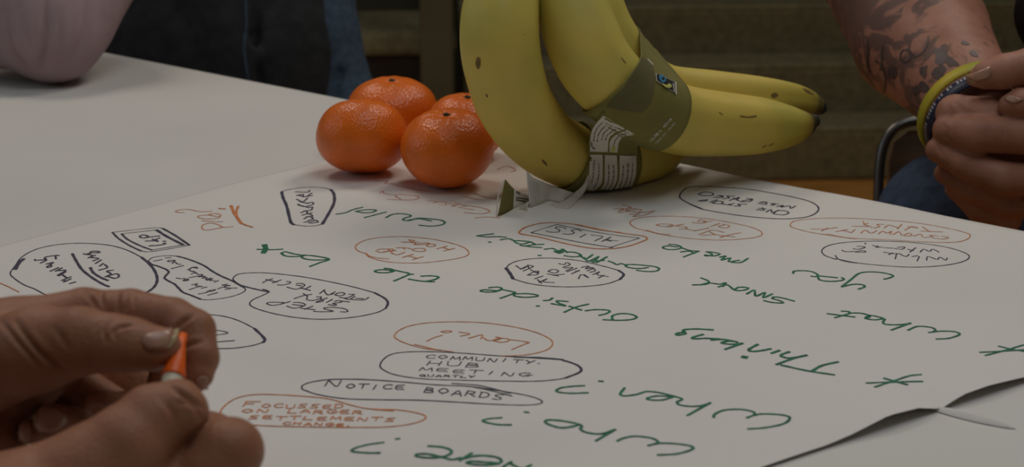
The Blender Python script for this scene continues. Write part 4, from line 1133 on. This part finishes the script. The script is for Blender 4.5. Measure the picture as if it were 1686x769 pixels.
# curled middle, ring and little fingers
L_ += ch([(120, 555, .030, 40), (282, 588, .027, 31), (262, 660, .018, 28), (192, 672, .002, 27), (163, 666, -.004, 24)], 3)
L_ += ch([(70, 600, .040, 36), (200, 670, .040, 28), (180, 712, .022, 27), (118, 697, .002, 27), (84, 690, -.006, 25)], 3)
L_ += ch([(20, 650, .042, 32), (120, 700, .040, 24), (120, 735, .026, 22), (75, 718, .010, 22), (52, 711, .002, 20)], 3)
v, f = sdf_mesh(L_, 0.00085)
v[:, 2] = np.maximum(v[:, 2], TABLE_Z+.0025)
v = creases(v, f, [([(2,530),(38,572),(66,602)], 4.5, .0013, .53), ([(26,530),(60,575),(108,612)], 5, .0017, .53), ([(92,540),(112,575)], 5, .0008, .52),
    ([(176,562),(171,545),(183,527)], 3.2, .0012, .52), ([(190,558),(189,545),(214,533)], 3.2, .0011, .52), ([(200,538),(222,536)], 2.6, .0007, .52), ([(160,555),(158,540),(168,528)], 3, .0005, .52),
    ([(146,482),(156,504)], 3.2, .0014, .56), ([(165,478),(171,506)], 3.2, .0013, .56), ([(196,484),(192,514)], 3.6, .0016, .56), ([(212,486),(202,514)], 3, .001, .56), ([(222,486),(218,506)], 3, .0006, .56),
    ([(292,540),(304,528),(320,516)], 3.6, .0014, .56), ([(298,578),(312,568),(332,562)], 3.4, .0011, .56), ([(234,566),(250,580),(276,577)], 3, .0006, .52)])
lh = mesh_obj('left_hand', v, f, M['skin_near'], near)
lh['label'] = 'upper hand, thumb and forefinger pinching the orange pen'
bv = surf_bvh(v, f)
KN = (180, 460, 3.845)
nail(bv, cp([(225,360),(215,395),(222,418),(250,438)], KN), cp([(400,312),(395,350),(385,395),(350,436)], KN), lh, (cp([(405,325),(392,365),(372,405),(352,432)], KN), cp([(462,314),(446,345),(420,380),(376,430)], KN)))
KN2 = (0, 600, 4.55)
nail(bv, cp([(300,292),(262,380),(248,460),(300,495)], KN2), cp([(440,350),(490,400),(470,450),(390,497)], KN2), lh, (cp([(298,290),(258,380),(246,460),(262,492)], KN2), cp([(318,300),(282,385),(268,460),(282,495)], KN2)))
nail(bv, cp([(690,285),(660,330),(655,380)], KN2), cp([(830,300),(800,340),(740,385)], KN2), lh, (cp([(690,280),(655,330),(648,385)], KN2), cp([(706,285),(672,330),(665,385)], KN2)))
nail(bv, cp([(165,410),(145,480),(142,580)], KN2), cp([(225,430),(235,500),(225,580)], KN2), lh, (cp([(160,408),(142,480),(140,582)], KN2), cp([(198,412),(192,480),(185,582)], KN2)))
nail(bv, cp([(575,612),(548,638),(560,680)], KN), cp([(612,615),(618,650),(612,690)], KN), lh)

P, ch, cone, cut, s = hand_builder(0.475)
R_ = []
R_ += ch([(-1800, 700, .02, 165), (-520, 930, -.03, 122), (-120, 890, -.03, 118), (60, 850, -.008, 112)], 30)
R_ += ch([(30, 875, -.004, 108), (150, 790, -.006, 84), (208, 737, -.004, 70)], 30)
R_ += ch([(208, 737, -.004, 68), (255, 692, .002, 60), (292, 672, .004, 46), (306, 680, .004, 38)], 12)
R_ += ch([(90, 900, -.02, 105), (230, 860, -.002, 90), (320, 830, .004, 64)], 30)
R_ += ch([(255, 790, .006, 62), (330, 760, .008, 42)], 16)
R_ += ch([(310, 840, .002, 62), (352, 775, .004, 54), (374, 745, .006, 56), (380, 742, .006, 55)], 12)
R_ += ch([(380, 742, .008, 50), (350, 718, .022, 40), (322, 700, .028, 32)], 8)
# middle, ring and little fingers fold under the palm
R_ += ch([(250, 880, .0, 50), (350, 850, .005, 44), (350, 800, .02, 34), (310, 775, .025, 28)], 5)
R_ += ch([(190, 900, -.005, 48), (290, 875, .005, 42), (295, 830, .025, 32), (255, 805, .03, 27)], 5)
v, f = sdf_mesh(R_, 0.00095)
v[:, 2] = np.maximum(v[:, 2], TABLE_Z+.0025)
v = creases(v, f, [([(280,636),(308,655),(332,672)], 4, .0016, .6), ([(292,662),(316,668),(330,688)], 3.5, .001, .6), ([(265,655),(285,680),(290,705)], 5, .0007, .6), ([(310,720),(330,706),(350,690)], 3.5, .001, .6)])
rh = mesh_obj('right_hand', v, f, M['skin_near'], near)
rh['label'] = 'nearer hand seen from its back, thumb against the pen'

# the pen between the fingers
pa, pb, pc, pd = U(298, 566, .506), U(285, 622, .497), U(281, 638, .494), U(268, 690, .484)
sp = .5/FPX
pen = thing('felt_pen', 'orange felt pen held between the two hands at lower left', 'pen', tuple(pb))
ax_ = (pb-pa).normalized()
v, f, _, _, _ = tube([pa-ax_*.004, pa, pa.lerp(pb, .5), pb-ax_*.0006, pb], [7*sp, 8*sp, 14*sp, 20*sp, 19.5*sp], 28)
tag(mesh_obj('cap', v, f, M['orange_plastic'], pen), 'bright orange tapered cap')
v, f, _, _, _ = tube([pb-ax_*.0005, pb+ax_*.0004, pc, pd], [18*sp, 17.5*sp, 17*sp, 17*sp], 28)
tag(mesh_obj('barrel', v, f, M['cream_plastic'], pen), 'cream barrel')

# --- person at the right with clasped hands
P, ch, cone, cut, s = hand_builder(1.03)
right_p = thing('person', 'person at right with a tattooed forearm, wristbands and clasped hands', 'person', tuple(U(1640, 420, 1.15)))
fore = ch([(1380, -330, .26, 120), (1450, -70, .205, 128), (1515, 60, .125, 122), (1585, 150, .05, 84), (1622, 200, .012, 72)], 14)
H_ = list(fore)
H_ += [('ell', tuple(P(1655, 240, .012)), (85*s, 40*s, 80*s), 16*s)]
H_ += ch([(1622, 200, .012, 66), (1600, 215, -.004, 50), (1573, 187, -.012, 31)], 14)
H_ += ch([(1573, 187, -.014, 30), (1628, 190, -.022, 30), (1660, 196, -.018, 26)], 5)
H_ += ch([(1600, 235, .0, 44), (1562, 214, -.018, 25), (1610, 221, -.034, 30), (1680, 222, -.036, 31), (1780, 225, -.028, 29)], 4)
H_ += ch([(1600, 255, .0, 40), (1545, 247, -.012, 20), (1590, 270, -.024, 25), (1650, 295, -.032, 29), (1780, 298, -.024, 28)], 4)
H_ += ch([(1610, 285, .004, 40), (1556, 285, -.002, 17), (1600, 312, -.012, 22), (1660, 335, -.018, 24), (1780, 335, -.016, 24)], 4)
H_ += ch([(1640, 320, .004, 34), (1572, 312, .004, 15), (1610, 345, -.004, 20), (1660, 362, -.008, 22)], 4)
# other hand: thumb and forefinger over the top, back of the hand out to the right
K_ = ch([(1603, 131, -.030, 11), (1622, 124, -.032, 22), (1652, 118, -.034, 28), (1700, 112, -.030, 33), (1790, 120, -.016, 45)], 6)
K_ += ch([(1662, 172, -.040, 17), (1680, 170, -.042, 24), (1720, 172, -.040, 27), (1790, 180, -.030, 30)], 4)
K_ += [('ell', tuple(P(1830, 215, .0)), (85*s, 45*s, 120*s), 20*s)]
K_ += ch([(1850, 190, .01, 80), (1930, 60, .10, 95), (2000, -150, .2, 125)], 20)
H_ += K_
v, f = sdf_mesh(H_, 0.0016)
v = creases(v, f, [([(1560,168),(1568,190),(1562,204)], 4, .0008, 1.1), ([(1640,178),(1650,190)], 3, .0008, 1.1), ([(1556,222),(1566,235)], 3, .0008, 1.1), ([(1552,205),(1560,215),(1558,228)], 3, .0006, 1.1), ([(1652,208),(1656,232)], 3, .0006, 1.1), ([(1545,240),(1552,256)], 3, .0008, 1.1), ([(1560,160),(1600,190),(1650,196)], 4, .0005, 1.1)])
body = mesh_obj('arms_and_hands', v, f, M['skin_right'], right_p)
body['label'] = 'tattooed forearm and two clasped hands'
bvr = surf_bvh(v, f)
# dense faded tattooing over the forearm, driven by the place on the arm
AxT = (P(1622, 200, .012)-P(1515, 60, .125)).normalized()
def tattoo_skin():
    m = M['skin_right']; m = m.copy(); m.name = 'tattooed_skin'
    nt = m.node_tree; b = nt.nodes['Principled BSDF']; L = nt.links.new; N = nt.nodes.new
    base = b.inputs['Base Color'].links[0].from_socket
    tc = N('ShaderNodeTexCoord')
    o_ = root_loc(right_p)
    def along(axis, org, lo, hi):
        v1 = N('ShaderNodeVectorMath'); v1.operation = 'SUBTRACT'; L(tc.outputs['Object'], v1.inputs[0]); v1.inputs[1].default_value = org-o_
        v2 = N('ShaderNodeVectorMath'); v2.operation = 'DOT_PRODUCT'; L(v1.outputs[0], v2.inputs[0]); v2.inputs[1].default_value = axis
        r = N('ShaderNodeMapRange'); r.inputs[1].default_value = lo; r.inputs[2].default_value = hi; r.interpolation_type = 'SMOOTHSTEP'
        L(v2.outputs['Value'], r.inputs[0]); return r.outputs[0]
    arm = along(-AxT, P(1622, 200, .012), .012, .03)
    side = along(Vector((-1, 0, .25)).normalized(), P(1500, 120, .06), -.02, .035)
    lim = along(Vector((-1, 0, 0)), P(1662, 130, .05), -.004, .004)
    no = N('ShaderNodeTexNoise'); no.inputs['Scale'].default_value = 42; no.inputs['Detail'].default_value = 4; no.inputs['Distortion'].default_value = 1.6
    L(tc.outputs['Object'], no.inputs['Vector'])
    ad = N('ShaderNodeMath'); ad.operation = 'MULTIPLY_ADD'; L(side, ad.inputs[0]); ad.inputs[1].default_value = .23; L(no.outputs['Fac'], ad.inputs[2])
    r = N('ShaderNodeMapRange'); r.inputs[1].default_value = .57; r.inputs[2].default_value = .66; r.inputs[4].default_value = .75; L(ad.outputs[0], r.inputs[0])
    m1 = N('ShaderNodeMath'); m1.operation = 'MULTIPLY'; L(r.outputs[0], m1.inputs[0]); L(arm, m1.inputs[1])
    m2 = N('ShaderNodeMath'); m2.operation = 'MULTIPLY'; L(m1.outputs[0], m2.inputs[0]); L(lim, m2.inputs[1])
    mx = N('ShaderNodeMixRGB'); L(m2.outputs[0], mx.inputs[0]); L(base, mx.inputs[1]); mx.inputs[2].default_value = (.085, .055, .048, 1)
    L(mx.outputs[0], b.inputs['Base Color'])
    return m
body.data.materials[0] = tattoo_skin()
KR = (1486, 60, 4.27)
nail(bvr, cp([(450,282),(470,300),(515,318)], KR), cp([(612,215),(622,250),(615,285)], KR), body, (cp([(442,272),(458,300),(500,325)], KR), cp([(470,265),(488,295),(520,318)], KR)), .0006)
nail(bvr, cp([(720,440),(745,455),(790,470)], KR), cp([(735,415),(790,425),(850,450)], KR), body, None, .0006)
# tattoos as ink in the skin
KT = (1360, 60, 4.27)
tt = []
def blob(cx, cy, rx, ry, rot=0, n=11, c=KT, j=.34):
    pts = []
    for k in range(n):
        a = 2*math.pi*k/n; q = 1+random.uniform(-j, j)
        x, y = math.cos(a)*rx*q, math.sin(a)*ry*q
        pts.append((cx+x*math.cos(rot)-y*math.sin(rot), cy+x*math.sin(rot)+y*math.cos(rot)))
    return fan(bvr, cp(pts, c), .0004)
for b_ in ((470,250,46,50,.2),(690,250,26,42,.2),(680,360,46,40,.4),(800,255,46,48,0),(815,125,52,66,.1),(612,520,50,42,.6),(665,570,40,40,.5)):
    tt.append(blob(*b_))
for ln, wd in (([(525,130),(540,100),(580,95),(600,125),(590,165),(555,180),(525,155),(525,130)], 3.2), ([(600,125),(640,140),(690,100),(715,40),(720,0)], 3.2), ([(290,30),(300,120),(290,190),(310,260)], 3), ([(400,60),(395,180),(420,300),(410,400)], 3.5), ([(350,170),(390,200),(380,240)], 3)):
    tt.append(line_on(bvr, cp(ln, KT), wd, .0004))
for b_ in ((340,180,60,32,.4,9,KR),(250,265,38,30,-.3,9,KR),(500,120,40,14,.6,9,KR),(440,50,30,12,.2,9,KR),(100,380,22,30,0,9,KR)):
    tt.append(blob(*b_))
for sv, sf in tt:
    if sf: mesh_obj('tattoo', sv, sf, M['tattoo'], body)['label'] = 'faded dark tattoo in the skin'
# wristbands: loops round the wrist
Ax = (P(1622, 200, .012)-P(1515, 60, .125)).normalized()
def wrist_loop(name, cu, cv_, cz, r, wd, th, m, lab):
    c = P(cu, cv_, cz)
    e1 = (RIGHT-Ax*RIGHT.dot(Ax)).normalized(); e2 = Ax.cross(e1)
    V, F = [], []
    n = 72; prof_ = [(-.5, 0), (-.42, 1), (.42, 1), (.5, 0), (.42, -.25), (-.42, -.25)]
    for k in range(n):
        a = 2*math.pi*k/n
        rad = e1*math.cos(a)+e2*math.sin(a)
        for (x, y) in prof_:
            V.append(c+Ax*(x*wd)+rad*(r+y*th))
    m_ = len(prof_)
    for k in range(n):
        k2 = (k+1) % n
        for q in range(m_):
            q2 = (q+1) % m_
            F.append((k*m_+q, k*m_+q2, k2*m_+q2, k2*m_+q))
    o = mesh_obj(name, V, F, m, right_p)
    o['label'] = lab
    return o, c, e1, e2
wrist_loop('wristband', 1607, 190, .022, .0415, .011, .0016, M['band_yellow'], 'yellow-green silicone wristband')
wb2, c, e1, e2 = wrist_loop('wristband', 1615, 203, .010, .0385, .013, .0016, M['band_navy'], 'navy silicone wristband with pale lettering')
V, F = [], []
rt = random.Random(5)
for k in range(90):                  # small raised letters
    a = 2*math.pi*k/90
    if rt.random() < .15: continue
    rad = e1*math.cos(a)+e2*math.sin(a); tg = Ax.cross(rad)
    q = c+rad*(.0385+.0017)-Ax*.0035
    hw, hh = .0008, rt.uniform(.001, .0018)
    b_ = len(V)
    V += [q-tg*hw-Ax*hh, q+tg*hw-Ax*hh, q+tg*hw+Ax*hh, q-tg*hw+Ax*hh]
    F.append((b_, b_+1, b_+2, b_+3))
mesh_obj('raised_lettering', V, F, M['band_text'], wb2, False)['kind'] = 'stuff'
# ring on the finger at the frame's edge
c = P(1687, 297, -.030); axr = (P(1780, 298, -.024)-P(1650, 295, -.032)).normalized()
e1 = (UP-axr*UP.dot(axr)).normalized(); e2 = axr.cross(e1)
pts = [c+e1*math.cos(a)*.0133+e2*math.sin(a)*.0133 for a in np.linspace(0, 2*math.pi, 49)]
v, f, _, _, _ = tube(pts, [.0017]*49, 8, False)
tag(mesh_obj('ring', v, f, M['silver'], right_p), 'silver ring')
# dark shirt and jeans
S_ = ch([(1990, -330, .24, 230), (1960, 60, .23, 240), (1930, 330, .23, 230)], 40) + ch([(1640, -420, .30, 150), (1420, -250, .24, 150)], 30)+ch([(1960, -380, .3, 150), (1800, -60, .22, 120), (1760, 20, .16, 100)], 30)
v, f = sdf_mesh(S_, 0.006)
tag(mesh_obj('shirt', v, f, M['black_cloth'], right_p), 'black shirt')
J_ = ch([(1900, 300, .24, 190), (1720, 360, .20, 165), (1572, 376, .10, 140)], 20)
J_ += ch([(1572, 376, .10, 138), (1545, 700, .14, 100), (1560, 1100, .20, 80), (1570, 1800, .30, 70)], 20)
J_ += ch([(2060, 330, .24, 190), (1900, 400, .16, 165), (1760, 420, .06, 120)], 20)
J_ += ch([(1760, 420, .06, 118), (1740, 700, .1, 100), (1740, 1100, .18, 80), (1760, 1800, .28, 70)], 20)
J_ += [cut((1520, 330, -.02), (1600, 345, -.02), 6, 14), cut((1540, 300, .06), (1590, 330, .03), 5, 14)]
v, f = sdf_mesh(J_, 0.006)
tag(mesh_obj('jeans', v, f, M['denim'], right_p), 'blue denim jeans')

# --- chair behind that person
ch_t = thing('chair', 'metal-framed chair behind the person with the tattooed forearm', 'chair', (U(1560, 300, 1.42).x, U(1560, 300, 1.42).y, 0))
pts2 = [(1444,420),(1446,330),(1449,270),(1458,232),(1478,208),(1510,199),(1560,200),(1640,206),(1690,214),(1716,236),(1724,300),(1726,420)]
sp = 1.42/FPX
cpts = [Vector(q) for q in catmull([tuple(U(u, v, 1.42)) for u, v in pts2], 6)]
v, f, _, _, _ = tube(cpts, [.0052]*len(cpts), 12)
mesh_obj('back_frame', v, f, M['steel'], ch_t)
b0, b1 = U(1474, 222, 1.425), U(1700, 228, 1.425)
cen_ = U(1586, 270, 1.43)
bp_ = [(1466,262),(1474,232),(1496,216),(1580,214),(1680,222),(1702,240),(1708,300),(1700,345),(1580,350),(1476,345),(1464,320)]
fr = [U(u, v, 1.425) for u, v in bp_]; bk = [p+FWD*.012 for p in fr]
n = len(fr)
mesh_obj('backrest', fr+bk, [tuple(range(n))[::-1], tuple(range(n, 2*n))]+[(k, (k+1) % n, n+(k+1) % n, n+k) for k in range(n)], M['chair_wood'], ch_t, False)
cA, cB = cpts[0], cpts[-1]
sz = 0.45
seat_c = (cA+cB)/2
side = (cB-cA); side.z = 0; wdt = side.length; side.normalize(); fw = Vector((side.y, -side.x, 0))
if fw.y > 0: fw = -fw
bevel(mesh_obj('seat', *box((seat_c.x+fw.x*.0, seat_c.y+fw.y*.0+.0, sz), (wdt*1.25, .30, .03), math.atan2(side.y, side.x)), M['chair_wood'], ch_t, False), .006)
for pt in (cA, cB):
    v, f, _, _, _ = tube([pt, (pt.x, pt.y+.02, .45), (pt.x, pt.y+.04, 0)], [.0062]*3, 12)
    mesh_obj('leg', v, f, M['steel'], ch_t)
for sg, pt in ((-1, cA), (1, cB)):
    q = Vector((pt.x, pt.y, 0))+fw*.13
    v, f, _, _, _ = tube([(q.x, q.y, sz-.016), (q.x, q.y, 0)], [.0062]*2, 12)
    mesh_obj('leg', v, f, M['steel'], ch_t)

# --- person beyond the far edge in a black jacket and blue sleeves
P, ch, cone, cut, s = hand_builder(1.72)
bk_p = thing('person', 'seated person in a black jacket with a blue sleeve beyond the far table edge', 'person', tuple(P(400, 200, .05)))
J_ = ch([(300, -250, .10, 210), (330, 60, .10, 200), (350, 330, .12, 210)], 40) + ch([(430, -200, .08, 130), (440, 100, .06, 120), (430, 330, .06, 130)], 60)
J_ += [cut((440, -60, -.035), (420, 60, -.035), 5, 20), cut((420, 60, -.035), (432, 160, -.035), 4, 20), cut((300, 10, -.06), (345, 140, -.06), 8, 30)]
v, f = sdf_mesh(J_, 0.007)
jo = mesh_obj('jacket', v, f, M['jacket'], bk_p); jo['label'] = 'black jacket'
zp = [P(405, -60, -.030), P(406, 40, -.028), P(412, 110, -.026), P(420, 180, -.024)]
bz = surf_bvh(v, f)
mesh_obj('zip', *line_on(bz, [(404, -20), (405, 40), (402, 80), (412, 150)], 4, .001), M['denim_dark'], bk_p)
Sl = ch([(470, -260, .10, 120), (505, -40, .07, 82), (528, 60, .05, 64), (560, 180, .05, 66), (540, 260, .06, 60), (480, 300, .02, 48)], 18)
Sl += [cut((508, 30, .0), (518, 130, .0), 6, 14), cut((560, 120, .01), (545, 170, .0), 5, 14)]
v, f = sdf_mesh(Sl, 0.005)
tag(mesh_obj('sleeve', v, f, M['denim_dark'], bk_p), 'dark blue sleeve')
Lg = ch([(300, 330, .15, 150), (300, 450, .0, 110), (300, 1400, .05, 70)], 30)+ch([(460, 330, .15, 140), (440, 450, .0, 110), (430, 1400, .05, 70)], 30)
v, f = sdf_mesh(Lg, 0.008)
tag(mesh_obj('trousers', v, f, M['jacket'], bk_p), 'black trousers')

# --- pink sleeved elbow leaning on the table
P, ch, cone, cut, s = hand_builder(1.31)
pk = thing('person', 'person at upper left leaning a pink-sleeved elbow on the table', 'person', tuple(G(85, 128)))
Q_ = ch([(60, -260, .10, 150), (72, -60, .05, 128), (82, 40, .005, 92), (88, 62, -.004, 66)], 24)
Q_ += ch([(88, 55, -.002, 70), (0, 25, .02, 84), (-180, -40, .03, 74), (-420, -40, .03, 66), (-640, -20, .02, 60)], 20)
Q_ += ch([(120, 20, .02, 74), (150, -60, .05, 90)], 24)
Q_ += [cut((76, 0, -.072), (64, 108, -.058), 9, 16), cut((8, 30, -.058), (50, 112, -.055), 7, 16), cut((120, -20, -.075), (160, 80, -.045), 7, 18)]
v, f = sdf_mesh(Q_, 0.0026)
v = creases(v, f, [([(76,-20),(72,60),(66,96),(60,118)], 6, .0045, 1.34), ([(8,20),(20,80),(38,100),(52,116)], 4, .0028, 1.34), ([(150,-10),(140,60),(120,100)], 7, .003, 1.34), ([(98,20),(96,80),(88,112)], 5, .0012, 1.34), ([(30,0),(44,60),(52,90)], 5, .002, 1.34)])
v[:, 2] = np.maximum(v[:, 2], TABLE_Z+.0006)
tag(mesh_obj('pink_sleeve', v, f, M['pink'], pk), 'dusty pink sleeve with soft folds')
